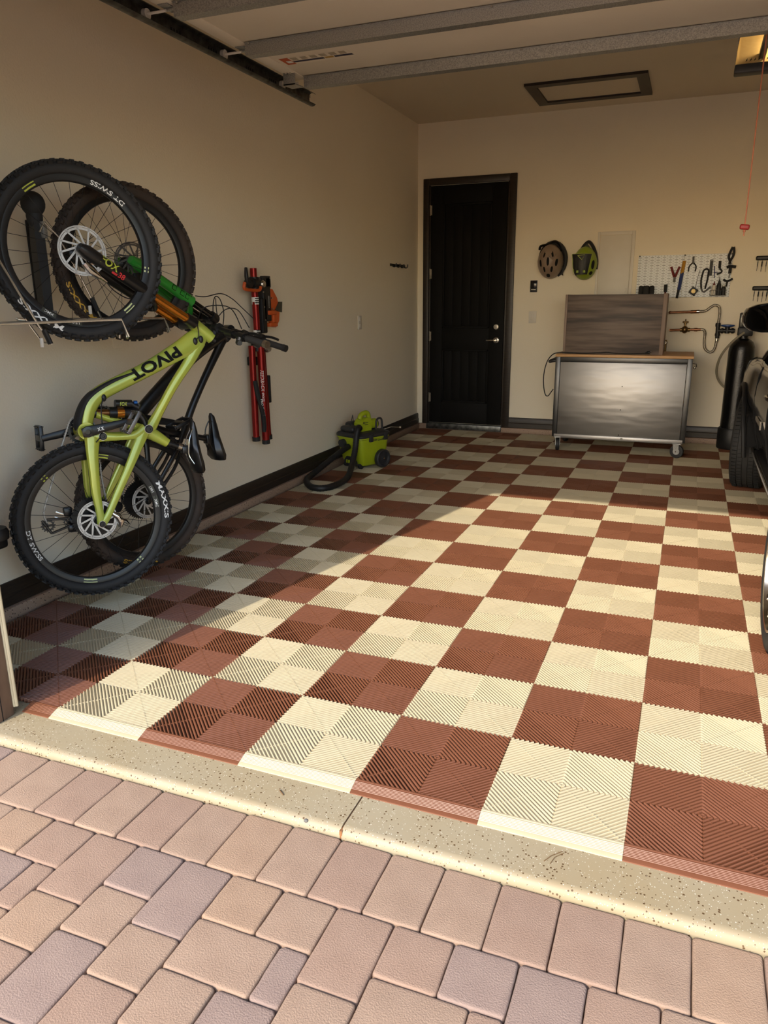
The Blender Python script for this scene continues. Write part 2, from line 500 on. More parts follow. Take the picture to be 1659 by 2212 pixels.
def paver(x0, x1, y0, y1):
    wx, wy = round(x1 - x0, 4), round(y1 - y0, 4)
    ci = random.choices(range(4), (3, 3, 2, 2))[0]
    var = random.randrange(3)
    key = (wx, wy, ci, var)
    if key not in _pv:
        # cushion-edged stone: rings from the skirt up over the rounded arris, corners rounded, edge slightly uneven
        rnd = random.Random(hash((round(wx * 1000), round(wy * 1000), ci, var)) & 0xffff)
        hx, hy = wx / 2 - .0009, wy / 2 - .0009
        rc = .010
        outline = []
        for sx, sy, a0 in ((1, 1, 0), (-1, 1, 90), (-1, -1, 180), (1, -1, 270)):
            for a in (0, 30, 60, 90):
                an = math.radians(a0 + a)
                outline.append((sx * (hx - rc) + rc * math.cos(an), sy * (hy - rc) + rc * math.sin(an)))
        # extra points on long sides
        pts = []
        for i, p in enumerate(outline):
            q = outline[(i + 1) % len(outline)]
            pts.append(p)
            if (V(q) - V(p)).length > .03:
                for t in (.25, .5, .75):
                    pts.append((p[0] + (q[0] - p[0]) * t, p[1] + (q[1] - p[1]) * t))
        jit = [rnd.uniform(-.0010, .0006) for _ in pts]
        rings = []
        for ins, z in ((0, -.05), (0, -.0070), (.0008, -.0038), (.0024, -.0017), (.0052, -.0006), (.010, -.0001)):
            r = []
            for (x, y), j in zip(pts, jit):
                L = V((x, y)).length
                k = 1 - (ins - j) / max(hx, hy) if False else 1
                nx = x - math.copysign(min(ins - j, abs(x)), x) if abs(x) > hx - rc - .001 or True else x
                fx = max(0, (hx - ins + j)) / hx; fy = max(0, (hy - ins + j)) / hy
                r.append((x * fx, y * fy, z))
            rings.append(r)
        m_ = MB().loft(rings)
        _pv[key] = m_.mesh('paver', pm[ci], 60)
    Mt = Matrix.Translation(((x0 + x1) / 2, (y0 + y1) / 2, PZ + random.uniform(-.0022, .0012))) @ Euler((random.uniform(-.006, .006), random.uniform(-.006, .006), 0)).to_matrix().to_4x4()
    link('paver', _pv[key], drive, M=Mt)
U = 0.07725
for k in range(-8, 32):
    x = -1.832 + k * 2 * U + .0015 * 0
    paver(x, x + 2 * U, -.444, -.2165)
X0, Y0 = -0.966, -0.446
occ = set()
def fld(c0, c1, k0, k1):
    for c in range(c0, c1):
        for k in range(k0, k1): occ.add((c, k))
    paver(X0 + c0 * U, X0 + c1 * U, Y0 - k1 * U, Y0 - k0 * U)
for a in ((-10, -8, 0, 2), (-8, -6, 0, 2), (-10, -7, 2, 4), (-7, -6, 2, 4), (-6, -4, 0, 3), (-6, -4, 3, 5), (-4, -2, 0, 2), (-4, -2, 2, 4), (-4, -2, 4, 7),
          (-2, 0, 0, 3), (-2, 0, 3, 5), (-2, 0, 5, 8), (0, 2, 0, 2), (2, 4, 0, 2), (0, 3, 2, 4), (3, 4, 2, 4), (0, 2, 4, 6), (2, 4, 4, 7), (4, 6, 0, 3), (4, 6, 3, 5),
          (6, 8, 0, 2), (8, 10, 0, 2), (6, 9, 2, 4), (9, 10, 2, 4), (10, 12, 0, 3), (12, 14, 0, 2), (14, 16, 0, 2), (16, 18, 0, 3), (12, 15, 2, 4), (15, 16, 2, 4)):
    fld(*a)
rf = random.Random(3)
for k in range(0, 14):
    for c in range(-28, 52):
        if (c, k) in occ: continue
        opts = [(2, 3), (2, 2), (3, 2), (1, 2), (2, 2)]
        rf.shuffle(opts)
        for w_, h_ in opts + [(1, 2), (2, 1), (1, 1)]:
            if all((c + i, k + j) not in occ for i in range(w_) for j in range(h_)):
                fld(c, c + w_, k, k + h_); break

# ---- bits blown onto the threshold
mat('dry_stem', (112, 84, 52), .8, noise=(40, .3)); mat('pebble_grey', (104, 102, 98), .8, noise=(60, .3))
t = thing('twig', 'short dry twig on the concrete lip left of the joint', 'twig', (0, 0, 0))
MB().tube(cr([(-1.008, -.118, ZS + .002), (-.999, -.127, ZS + .004), (-.985, -.136, ZS + .002)], 4), .0018, 6).build('stem', 'dry_stem', t)
t = thing('grass_blade', 'dry grass blades on the concrete lip below a cream tile', 'grass', (0, 0, 0))
MB().tube([(-.155, -.075, ZS + .001), (-.18, -.105, ZS + .003), (-.195, -.130, ZS + .001)], .0012, 5).build('blade', 'dry_stem', t)
MB().tube([(-.150, -.08, ZS + .001), (-.17, -.108, ZS + .004), (-.178, -.134, ZS + .001)], .0010, 5).build('blade', 'dry_stem', t)
t = MB().ball((-.872, -.205, -.026), (.008, .006, .006), 8, 5).build('pebble', 'pebble_grey', None, 0); tag(t, 'small grey pebble caught between concrete lip and pavers', 'pebble')
# ------------------------------------------------------------------ entry door in the back wall
def entry_door():
    y = YB
    root = tag(bpy.data.objects.new('door_1', None), None, None, None, 'structure'); COL.objects.link(root)
    def B(name, x0, x1, y0, y1, z0, z1, m='door_black', b=.003, par=root):
        return MB().rbox(x0, x1, y0, y1, z0, z1, b).build(name, m, par)
    # casing
    B('casing', -2.80, -2.735, y - .028, y, .05, 2.70, 'dark_wood', .006)
    B('casing', -1.85, -1.775, y - .028, y, .05, 2.70, 'dark_wood', .006)
    B('casing', -2.735, -1.85, y - .028, y, 2.63, 2.70, 'dark_wood_x', .006)
    B('jamb', -2.735, -2.718, y - .012, y + .0, .05, 2.63, 'dark_wood', .002)
    B('jamb', -1.868, -1.85, y - .012, y + .0, .05, 2.63, 'dark_wood', .002)
    B('threshold', -2.735, -1.85, y - .075, y, .0, .062, 'galvanised_dark', .004)
    # slab: stiles, rails, then recessed planks with open joints between them
    f, bk = y - .010, y + .0
    B('stile', -2.716, -2.575, f - .008, bk, .066, 2.625)
    B('stile', -2.030, -1.870, f - .008, bk, .066, 2.625)
    B('rail', -2.575, -2.030, f - .008, bk, 2.44, 2.625)
    B('rail', -2.575, -2.030, f - .008, bk, .905, 1.135)
    B('rail', -2.575, -2.030, f - .008, bk, .066, .305)
    for z0, z1 in ((1.135, 2.44), (.305, .905)):
        mb = MB()
        x0, x1 = -2.575, -2.030
        w, d = .022, .010
        for (a, b_, c, e) in ((x0, x0 + w, z0, z1), (x1 - w, x1, z0, z1), (x0, x1, z0, z0 + w), (x0, x1, z1 - w, z1)):
            mb.rbox(a, b_, f - .013, bk, c, e, .005)
        mb.build('panel_moulding', 'door_black', root)
        n = 5
        pw = (x1 - x0 - 2 * w) / n
        for i in range(n):
            a = x0 + w + i * pw
            MB().rbox(a + .003, a + pw - .003, f - .001, bk, z0 + w, z1 - w, .0015).build('plank', 'door_black', root)
    MB().box(-2.716, -1.870, bk - .002, bk - .0005, .066, 2.625).build('backing', 'door_black', root)
    for z in (.355, 1.045, 1.72, 2.38):
        mb = MB().cyl((-2.720, f - .012, z - .055), (-2.720, f - .012, z + .055), .006, 10).box(-2.726, -2.700, f - .0095, f - .007, z - .05, z + .05)
        mb.build('hinge', 'satin_nickel', root, label='satin nickel butt hinge')
    Mz = frame_m((-1.949, f - .008, 1.151), (1, 0, 0), (0, 0, 1), (0, -1, 0))
    MB().lathe([(.032, 0), (.032, .008), (.026, .016), (.013, .017), (.012, .012), (0, .012)], 28, Mz).build('deadbolt', 'satin_nickel', root, label='round satin nickel deadbolt')
    Mz = frame_m((-1.945, f - .008, 1.008), (1, 0, 0), (0, 0, 1), (0, -1, 0))
    h = MB().lathe([(.036, 0), (.036, .006), (.030, .014), (.016, .018), (.014, .05), (.0, .052)], 28, Mz).build('door_handle', 'satin_nickel', root, label='satin nickel lever handle with round rose')
    MB().tube(cr([(-1.945, f - .055, 1.008), (-1.97, f - .058, 1.009), (-2.01, f - .052, 1.007), (-2.05, f - .046, 1.006)], 4), [.009] * 4 + [.008] * 5 + [.007] * 4, 10).build('lever', 'satin_nickel', h)
entry_door()

# ------------------------------------------------------------------ things on the back wall
def wall_plate(name, label, cat, x0, x1, z0, z1, m, kind):
    r = thing(name, label, cat, (0, 0, 0))
    MB().rbox(x0, x1, YB - .008, YB, z0, z1, .004).build('cover_plate', m, r)
    return r
r = wall_plate('light_switch', 'cream rocker light switch on the back wall below the black keypad', 'switch', -1.60, -1.518, 1.190, 1.318, 'white_plastic', 0)
MB().rbox(-1.576, -1.542, YB - .013, YB - .007, 1.222, 1.286, .003).build('rocker', 'white_plastic', r)
r = wall_plate('wall_console', 'black door opener wall console beside the entry door', 'console', -1.598, -1.522, 1.512, 1.632, 'black_plastic', 0)
MB().rbox(-1.590, -1.530, YB - .014, YB - .007, 1.552, 1.624, .004).build('push_button', 'black_gloss', r)
MB().box(-1.585, -1.538, YB - .0095, YB - .008, 1.536, 1.540).build('indicator_bar', 'satin_nickel', r)
# electrical panel cover
r = thing('breaker_panel', 'painted metal breaker panel door flush in the back wall', 'panel', (0, 0, 0))
x0, x1, z0, z1 = -.927, -.562, .98, 2.092
mb = MB()
for a in ((x0, x0 + .022, z0, z1), (x1 - .032, x1, z0, z1), (x0 + .022, x1 - .032, z0, z0 + .03), (x0 + .022, x1 - .032, z1 - .032, z1)):
    mb.rbox(a[0], a[1], YB - .012, YB, a[2], a[3], .001)
mb.build('panel_frame', 'white_plastic', r)
MB().rbox(x0 + .026, x1 - .034, YB - .009, YB, z0 + .032, z1 - .035, .002).build('panel_door', 'white_plastic', r)
MB().rbox(x1 - .06, x1 - .048, YB - .014, YB - .008, 1.5, 1.54, .002).build('latch', 'white_plastic', r)

# ---- bicycle helmets, crown towards the room
mat('helmet_bronze', (150, 130, 112), 0.35, noise=(12, .25), rgb2=(136, 116, 100))
mat('helmet_lime', (150, 172, 40), 0.4, noise=(12, .25), rgb2=(134, 156, 34))
mat('lime_line', (190, 205, 90), 0.4, noise=(12, .25)); mat('grey_seam', (70, 74, 60), .6, noise=(12, .25))
def helmet_shell(rx, rz, d, tz=0.0):
    """half egg bulging towards -Y, taller than wide, narrower at the top"""
    mb = MB(); rings = []
    N, R = 28, 9
    for i in range(R + 1):
        th = (i / R) * PI / 2
        ring = []
        for k in range(N):
            a = 2 * PI * k / N
            c, s = math.cos(a), math.sin(a)
            w = rx * (1 - .10 * max(0, s)) * math.cos(th)
            ring.append((w * c, -d * math.sin(th) ** .9 if i else 0, rz * s * math.cos(th) + tz * math.sin(th)))
        rings.append(ring)
    mb.loft(rings)
    return mb
def surf(rx, rz, d, x, z):
    q = max(0.0, 1 - (x / rx) ** 2 - (z / rz) ** 2)
    return -d * math.sqrt(q) ** .9
def vents(par, rx, rz, d, spots, m='hole_black'):
    for (x, z, w, h, rot) in spots:
        mb = MB()
        pts = []
        for k in range(14):
            a = 2 * PI * k / 14
            px, pz = w * math.cos(a), h * math.copysign(abs(math.sin(a)) ** .8, math.sin(a))
            qx, qz = x + px * math.cos(rot) - pz * math.sin(rot), z + px * math.sin(rot) + pz * math.cos(rot)
            pts.append((qx, surf(rx, rz, d, qx, qz) - .0025, qz))
        c = (x, surf(rx, rz, d, x, z) - .004, z)
        mb.add(pts + [c], [(k, (k + 1) % 14, 14) for k in range(14)])
        mb.build('vent', m, par)
HY = YB - .055
h1 = thing('bike_helmet', 'bronze bicycle helmet with black visor hung on the back wall', 'helmet', (-1.385, HY, 1.815), 'bicycle helmets on the back wall')
helmet_shell(.132, .172, .17, .01).build('shell', 'helmet_bronze', h1)
vents(h1, .132, .172, .17, [(0, -.005, .013, .042, 0), (-.078, -.02, .011, .036, .15), (.082, -.015, .012, .036, -.15), (-.036, -.082, .010, .027, .2), (.038, -.080, .011, .029, -.2), (0, -.140, .019, .017, 0), (-.040, .065, .009, .033, -.25), (.040, .068, .010, .033, .25)])
mb = MB()
for s in (-1, 1):
    mb.tube([(s * .008, surf(.132, .172, .17, s * .008, .055) - .006, .05), (s * .05, surf(.132, .172, .17, .05, .0) - .006, .012), (s * .075, surf(.132, .172, .17, .075, .07) - .006, .075)], .006, 8)
mb.build('rib', 'helmet_bronze', h1)
mb = MB()   # padded black inside rim and peak seen past the crown
rim = []
for k in range(25):
    a = PI * (-.35 + 1.55 * k / 24)
    rim.append((.018 + .132 * math.cos(a), .012, .012 + .172 * math.sin(a)))
mb.tube(rim, [.014 + .012 * math.sin(PI * k / 24) for k in range(25)], 8)
mb.build('liner', 'black_plastic', h1)
mb = MB()
pk = [(-.118, -.02, .118), (-.105, -.03, .155), (-.03, -.035, .168), (.02, -.03, .195), (.06, -.02, .19), (.095, -.01, .150), (.110, 0, .100)]
mb.tube(cr(pk, 3), .012, 8)
mb.build('visor', 'black_gloss', h1)
MB().tube(cr([(.118, 0, -.02), (.132, -.01, -.08), (.126, -.008, -.125), (.132, .0, -.135)], 3), .006, 6).build('strap', 'black_plastic', h1)
h2 = thing('bike_helmet', 'lime green bicycle helmet with black visor hung beside the breaker panel', 'helmet', (-1.035, HY, 1.79), 'bicycle helmets on the back wall')
helmet_shell(.124, .165, .17, .0).build('shell', 'helmet_lime', h2)
vents(h2, .124, .165, .17, [(-.098, -.02, .010, .04, .1), (.094, -.02, .013, .045, -.1), (.075, -.10, .012, .02, -.6), (-.08, -.105, .010, .02, .6)])
mb = MB().tube(cr([(-.06, .01, .10), (-.03, .01, .16), (.012, .01, .205), (.045, .01, .195), (.09, .012, .12), (.115, .012, .02), (.112, .012, -.06)], 3), .016, 8)
mb.build('liner', 'black_plastic', h2)
mb = MB().tube([(-.05, -.02, .10), (.015, -.03, .185), (.075, -.015, .10)], .007, 6)
mb.add([(-.048, -.02, .10), (.015, -.028, .185), (.075, -.013, .10), (.012, -.035, .08)], [(0, 1, 3), (1, 2, 3)])
mb.build('inner_cradle', 'grey_seam', h2)
def peak(z0, z1, w0, w1, off, x0=0.0):
    mb = MB(); rings = []
    for i in range(7):
        t = i / 6
        z = z0 + (z1 - z0) * t; w = w0 + (w1 - w0) * t
        y = -.186 - .008 * math.sin(PI * t) if off is None else off - .012 * math.sin(PI * t)
        rings.append([(x0 - w, y + .02, z), (x0 - w * .6, y, z), (x0, y - .006, z), (x0 + w * .6, y, z), (x0 + w, y + .02, z), (x0 + w, y + .03, z), (x0, y + .006, z), (x0 - w, y + .03, z)])
    return mb.loft(rings)
peak(-.115, .082, .062, .096, None, -.012).build('visor', 'black_plastic', h2)
mb = MB()
e = [(-.075 - .012, -.168, -.115), (-.098 - .012, -.163, .083), (0 - .012, -.186, .090), (.098 - .012, -.163, .083), (.065 - .012, -.168, -.115)]
mb.tube(e, .0028, 6); mb.build('visor_edging', 'lime_line', h2)
mb = MB().tube([(-.05, -.196, .068), (.02, -.198, .074), (-.006, -.2, .026), (-.05, -.196, .068)], .0035, 6)
mb.build('triangle_logo', 'lime_line', h2)
mb = MB()
for s in (-1, 1):
    MB().rbox(-.012 + s * .034 - .012, -.012 + s * .034 + .012, -.197, -.19, -.098, -.074, .002).build('pad', 'helmet_lime', h2)
mb = MB()
for s in (-1, 1):
    mb.tube([(-.012 + s * .055, -.192, .045), (-.012 + s * .048, -.198, -.03), (-.012 + s * .043, -.194, -.095)], .0022, 6)
    mb.tube([(-.012 + s * .020, -.200, .02), (-.012 + s * .020, -.202, -.095)], .0022, 6)
mb.build('visor_seam', 'grey_seam', h2)
for h in (h1, h2):
    MB().cyl((0, .055, .12), (0, -.02, .12), .006, 8).build('wall_hook', 'black_plastic', h)

# ---- pegboard and the tools hung on it
def pegboard_mat():
    m = mat('pegboard_white', (244, 248, 250), 0.5, noise=(4, .3), rgb2=(238, 243, 246))
    nt = m.node_tree; b = nt.nodes['Principled BSDF']
    src = b.inputs['Base Color'].links[0].from_socket
    tc = nt.nodes.new('ShaderNodeTexCoord'); sep = nt.nodes.new('ShaderNodeSeparateXYZ'); nt.links.new(tc.outputs['Object'], sep.inputs[0])
    def M(op, a, b_=None, c=None):
        n = nt.nodes.new('ShaderNodeMath'); n.operation = op
        for i, q in enumerate((a, b_, c)):
            if q is None: continue
            if isinstance(q, (int, float)): n.inputs[i].default_value = q
            else: nt.links.new(q, n.inputs[i])
        return n.outputs[0]
    px, pz = .0285, .0254
    fx = M('SUBTRACT', M('FRACT', M('DIVIDE', sep.outputs[0], px)), .5)
    fz = M('SUBTRACT', M('FRACT', M('DIVIDE', sep.outputs[2], pz)), .5)
    dot = M('LESS_THAN', M('ADD', M('POWER', M('MULTIPLY', fx, px), 2.0), M('POWER', M('MULTIPLY', fz, pz), 2.0)), .0026 ** 2)
    gx = M('SUBTRACT', M('FRACT', M('ADD', M('DIVIDE', sep.outputs[0], px * 2), .25)), .5)
    gz = M('SUBTRACT', M('FRACT', M('ADD', M('DIVIDE', sep.outputs[2], pz), .5)), .5)
    slot = M('MULTIPLY', M('LESS_THAN', M('ABSOLUTE', gx), .26), M('LESS_THAN', M('ABSOLUTE', gz), .07))
    mask = M('MAXIMUM', dot, slot)
    mx = nt.nodes.new('ShaderNodeMix'); mx.data_type = 'RGBA'
    nt.links.new(mask, mx.inputs[0]); nt.links.new(src, mx.inputs[6]); mx.inputs[7].default_value = lin((84, 86, 88))
    nt.links.new(mx.outputs[2], b.inputs['Base Color'])
pegboard_mat()
PX0, PX1, PZ0, PZ1 = -.516, .352, 1.445, 1.85
r = thing('pegboard', 'white metal pegboard with slots on the back wall', 'pegboard', (0, 0, 0))
for a, b_ in ((PX0, -.083), (-.081, PX1)):
    MB().rbox(a, b_, YB - .022, YB - .004, PZ0, PZ1, .003).build('panel', 'pegboard_white', r)
for x in (PX0 + .012, -.082, PX1 - .012):
    MB().cyl((x, YB - .004, PZ1 - .006), (x, YB - .03, PZ1 - .006), .007, 10).build('bolt', 'black_plastic', r)
PY = YB - .042
mat('tool_red', (122, 32, 30), .45, noise=(20, .3)); mat('tool_yellow', (196, 140, 30), .45, noise=(20, .3)); mat('tool_blue', (34, 52, 110), .45, noise=(20, .3)); mat('tool_steel', (150, 150, 148), .35, .9, noise=(20, .3)); mat('gold_disc', (170, 146, 92), .4, .5, noise=(20, .3))
def P(u, v):
    """image position inside the pegboard crop (0..1 across, 0..1 up) to wall coordinates"""
    return V((PX0 + u * (PX1 - PX0), PY, PZ0 + v * (PZ1 - PZ0)))
G = 'tools on the pegboard'
def tool(name, label, cat='tool'):
    return thing(name, label, cat, (0, 0, 0), G)
def bars(par, name, m, segs, r=.008, seg=8, dy=0):
    mb = MB()
    for s_ in segs:
        q = [P(*a) + V((0, dy, 0)) for a in s_]
        mb.tube(cr(q, 3) if len(q) > 2 else q, r, seg)
    return mb.build(name, m, par)
t = tool('pliers', 'red handled pliers with the jaws down on the pegboard')
bars(t, 'handle', 'tool_red', [[(.365, .72), (.385, .60), (.405, .48)]], .011); bars(t, 'handle', 'tool_red', [[(.455, .72), (.435, .60), (.415, .48)]], .011)
bars(t, 'jaws', 'tool_steel', [[(.405, .48), (.402, .36)], [(.415, .48), (.418, .36)]], .006)
t = tool('cable_cutter', 'long cutter with yellow and blue grip on the pegboard')
bars(t, 'grip', 'tool_yellow', [[(.50, .85), (.485, .56)]], .016); bars(t, 'sleeve', 'tool_blue', [[(.487, .58), (.468, .18)]], .016); bars(t, 'blade', 'black_plastic', [[(.468, .22), (.455, -.02)]], .012)
t = tool('needle_nose_pliers', 'thin needle nose pliers with dark handles and steel tip')
bars(t, 'jaws', 'tool_steel', [[(.587, .95), (.586, .80)], [(.597, .95), (.598, .80)]], .005)
bars(t, 'handle', 'black_plastic', [[(.588, .80), (.556, .72), (.552, .60)]], .006); bars(t, 'handle', 'black_plastic', [[(.596, .80), (.628, .72), (.622, .60)]], .006)
t = tool('tape_measure', 'small black square tape measure with gold centre disc')
mb = MB().rbox(-.034, .034, -.012, .012, -.034, .034, .004, M=Matrix.Translation(P(.625, .14) + V((0, -.012, 0))) @ Matrix.Rotation(.6, 4, 'Y')); mb.build('case', 'black_plastic', t)
MB().lathe([(.020, 0), (.020, .003), (0, .004)], 20, frame_m(P(.625, .14) + V((0, -.025, 0)), (1, 0, 0), (0, 0, 1), (0, -1, 0))).build('disc', 'gold_disc', t)
bars(t, 'cord', 'black_plastic', [[(.645, .22), (.655, .45), (.672, .62)]], .002, 6)
t = tool('chain_breaker', 'black looped chain tool hanging below the flat wrench')
bars(t, 'frame', 'black_plastic', [[(.71, .62), (.695, .40), (.705, .20)], [(.765, .62), (.76, .40), (.745, .20)], [(.71, .62), (.74, .66), (.765, .62)]], .008); bars(t, 'jaw', 'tool_steel', [[(.705, .20), (.735, .12), (.80, .24)]], .008)
t = tool('flat_wrench', 'flat black wrench with round hole hung upright')
MB().rbox(-.013, .013, -.003, .003, -.075, .075, .003, M=Matrix.Translation(P(.785, .68))).build('blade', 'black_plastic', t)
MB().lathe([(.005, 0), (.005, .001), (0, .001)], 12, frame_m(P(.787, .84) + V((0, -.0035, 0)), (1, 0, 0), (0, 0, 1), (0, -1, 0))).build('hang_hole', 'white_print', t)
t = tool('hook_wrench', 'short black hook wrench with curved jaw')
bars(t, 'handle', 'black_plastic', [[(.872, .83), (.874, .66)]], .012); bars(t, 'jaw', 'black_plastic', [[(.874, .66), (.90, .60), (.885, .55), (.85, .53)]], .008)
t = tool('t_handle_key', 'slim blue and black t handle hex key')
bars(t, 'shaft', 'tool_blue', [[(.82, .72), (.83, .44)]], .004); bars(t, 'bar', 'tool_blue', [[(.82, .56), (.86, .575)]], .004)
t = tool('cable_snips', 'black looped cable snips above the pegboard corner')
bars(t, 'grip', 'black_plastic', [[(.985, 1.14), (.965, 1.02), (.955, .92), (.968, .84), (.978, .76)]], .011); bars(t, 'grip', 'black_plastic', [[(.995, 1.14), (1.005, 1.02), (.997, .92), (.978, .84), (.968, .76)]], .011); bars(t, 'blades', 'tool_steel', [[(.968, .78), (.962, .66)], [(.978, .78), (.985, .68)]], .005)
t = tool('spoke_driver', 'black three pronged driver near the pegboard edge')
bars(t, 'grip', 'black_plastic', [[(.945, .68), (.985, .70), (1.04, .685)]], .014); bars(t, 'grip_end', 'black_plastic', [[(.985, .68), (.983, .54)]], .014); bars(t, 'shaft', 'tool_steel', [[(.983, .54), (.978, .43)]], .004)
t = tool('y_wrench', 'black y shaped hex wrench over the bottle basket')
bars(t, 'arm', 'black_plastic', [[(.925, .41), (.965, .36), (1.02, .42)]], .010); bars(t, 'arm', 'black_plastic', [[(.967, .36), (.962, .24)]], .009)
t = tool('screwdriver', 'dark handled screwdriver beside the wood box')
bars(t, 'handle', 'black_plastic', [[(.323, .31), (.325, .13)]], .016); bars(t, 'shaft', 'tool_steel', [[(.325, .13), (.318, -.12)]], .004); bars(t, 'collar', 'tool_red', [[(.325, .15), (.325, .10)]], .009)
for i, (u, w_, h_) in enumerate(((.055, .022, .30), (.112, .034, .32), (.175, .024, .28))):
    t = tool('tool_handle', ('narrow left', 'wide middle', 'right hand')[i] + ' black handle of three behind the wood box', 'handle')
    MB().rbox(-w_, w_, -.02, .012, -.12, .045, .018, 3, M=Matrix.Translation(P(u, .16 + h_ * .05))).build('grip', 'black_rubber', t)
    bars(t, 'peg', 'black_plastic', [[(u, .1), (u, .0)]], .006)
b = tool('wire_basket', 'small black wire basket for bottles at the pegboard corner', 'basket')
bx0, bx1, bz0 = .80, .965, .03
mb = MB()
for v_ in (.04, .16):
    q = [P(bx0, v_), P(bx0, v_) + V((0, -.055, 0)), P(bx1, v_) + V((0, -.055, 0)), P(bx1, v_), P(bx0, v_)]
    mb.tube(q, .0022, 6)
for i in range(6):
    u = bx0 + (bx1 - bx0) * i / 5
    mb.tube([P(u, .16) + V((0, -.055, 0)), P(u, .04) + V((0, -.055, 0)), P(u, .04)], .0018, 6)
mb.build('wires', 'black_plastic', b)
def bottle(u, lab, m1, m2, h, tip):
    t = thing('oil_bottle', lab, 'bottle', P(u, .045) + V((0, -.028, 0)), 'bottles in the wire basket')
    MB().lathe([(.0, 0), (.019, .0), (.020, .01), (.020, h * .7), (.012, h * .85), (.010, h * .87)], 16).build('body', m1, t)
    MB().lathe([(.012, h * .86), (.012, h * .93), (.005, h), (.002, h + tip), (0, h + tip)], 12).build('cap', m2, t)
bottle(.835, 'small clear bottle with red cap in the wire basket', 'white_plastic', 'tool_red', .11, .02)
bottle(.886, 'tall black bottle with spout in the wire basket', 'black_plastic', 'black_plastic', .135, .04)
bottle(.937, 'squat black bottle with grey cap in the wire basket', 'black_plastic', 'satin_nickel', .095, .005)

# ---- two racks of hanging drivers at the right
for zz, lab in ((1.807, 'upper black rack of hanging hex drivers on the back wall'), (1.531, 'lower black rack of hanging hex drivers on the back wall')):
    r = thing('driver_rack', lab, 'tool rack', (0, 0, 0), 'racks of hex drivers')
    MB().rbox(.553, .86, YB - .045, YB, zz - .028, zz + .012, .012, 3).build('rail', 'black_plastic', r)
    for i in range(8):
        x = .575 + i * .037
        MB().cyl((x, YB - .03, zz - .02), (x - .004, YB - .03, zz - .125 - .006 * (i % 3)), .0022, 6).cyl((x - .001, YB - .03, zz - .04), (x - .003, YB - .03, zz - .085), .0055 if i % 2 else .004, 8).build('driver', 'black_plastic' if i % 2 else 'galvanised_dark', r)

# ---- copper water pipes with valves
mat('copper', (150, 100, 72), .38, .9, noise=(30, .25), rgb2=(110, 78, 60)); mat('braided_steel', (168, 160, 146), .35, .8, noise=(90, .2), rgb2=(110, 104, 92), bump=(400, .4)); mat('brass', (120, 96, 60), .4, .9, noise=(30, .25)); mat('valve_blue', (28, 74, 150), .4, noise=(20, .3))
r = thing('water_pipes', 'copper pipes and braided hoses with a blue valve on the back wall', 'pipes', (0, 0, 0))
y = YB - .05
MB().tube([(-.17, y, 1.300), (.09, y, 1.307)], .012, 12).ball((-.17, y, 1.30), .015).build('supply_pipe', 'copper', r)
MB().cyl((-.17, YB, 1.30), (-.17, y, 1.30), .011, 10).build('stub', 'copper', r)
MB().cyl((.02, y, 1.305), (.10, y, 1.308), .016, 12).build('fitting', 'copper', r)
MB().cyl((.075, y - .004, 1.308), (.10, y - .004, 1.309), .019, 12).build('union', 'chrome', r)
MB().tube(cr([(.10, y, 1.309), (.155, y, 1.314), (.195, y, 1.345), (.235, y, 1.368), (.277, y, 1.350), (.288, y, 1.28), (.282, y, 1.195)], 5), .012, 10).build('braided_hose', 'braided_steel', r)
MB().tube([(-.155, y, 1.127), (-.06, y, 1.130)], .012, 12).build('return_pipe', 'copper', r)
MB().cyl((-.155, YB, 1.127), (-.155, y, 1.127), .011, 10).build('stub', 'copper', r)
MB().tube([(-.06, y, 1.131), (.03, y, 1.133)], .019, 12).ball((-.018, y - .004, 1.133), (.032, .03, .036)).build('valve_body', 'brass', r)
MB().cyl((-.018, y, 1.15), (-.018, y, 1.20), .010, 10).rbox(-.045, .012, y - .012, y + .012, 1.198, 1.216, .006).cyl((-.018, y, 1.21), (-.018, y, 1.235), .005, 8).build('valve_handle', 'brass', r)
MB().tube([(.03, y, 1.133), (.13, y, 1.135)], .013, 12).cyl((.07, y, 1.134), (.10, y, 1.134), .018, 12).build('return_fitting', 'copper', r)
MB().tube(cr([(.12, y, 1.135), (.155, y, 1.133), (.172, y, 1.10), (.172, y, 1.02), (.188, y, .95), (.235, y, .916), (.272, y, .945), (.285, y, 1.03), (.288, y, 1.06)], 5), .012, 10).build('braided_hose', 'braided_steel', r)
MB().cyl((.287, y, 1.03), (.288, y, 1.055), .016, 12).build('hose_nut', 'chrome', r)
MB().cyl((.288, y, 1.05), (.283, y, 1.20), .019, 12).cyl((.288, y, 1.075), (.287, y, 1.10), .024, 12).cyl((.284, y, 1.165), (.283, y, 1.195), .024, 12).build('manifold', 'black_plastic', r)
MB().tube([(.29, y, 1.125), (.44, y - .02, 1.125)], .019, 12).cyl((.318, y, 1.125), (.335, y - .002, 1.125), .026, 12).cyl((.41, y - .014, 1.125), (.43, y - .018, 1.125), .026, 12).build('valve_pipe', 'black_plastic', r)
MB().cyl((.372, y - .01, 1.10), (.372, y - .01, 1.165), .022, 12).build('bypass_valve', 'black_plastic', r)
MB().lathe([(0, .0), (.03, .0), (.062, .010), (.062, .020), (.03, .026), (0, .028)], 20, Matrix.Translation((.372, y - .01, 1.160))).build('valve_knob', 'valve_blue', r)
# old drain stub lower left of the pipes
r = thing('hose_bib', 'small dark drain valve stub between cart and pipes', 'valve', (0, 0, 0))
MB().cyl((-.185, YB - .03, .86), (-.185, YB - .03, 1.03), .010, 10).build('stem', 'brass', r)
MB().cyl((-.185, YB - .03, .99), (-.185, YB - .03, 1.015), .016, 10).build('ring', 'chrome', r)
MB().cyl((-.185, YB, .95), (-.185, YB - .03, .95), .010, 10).build('pipe_stub', 'copper', r)

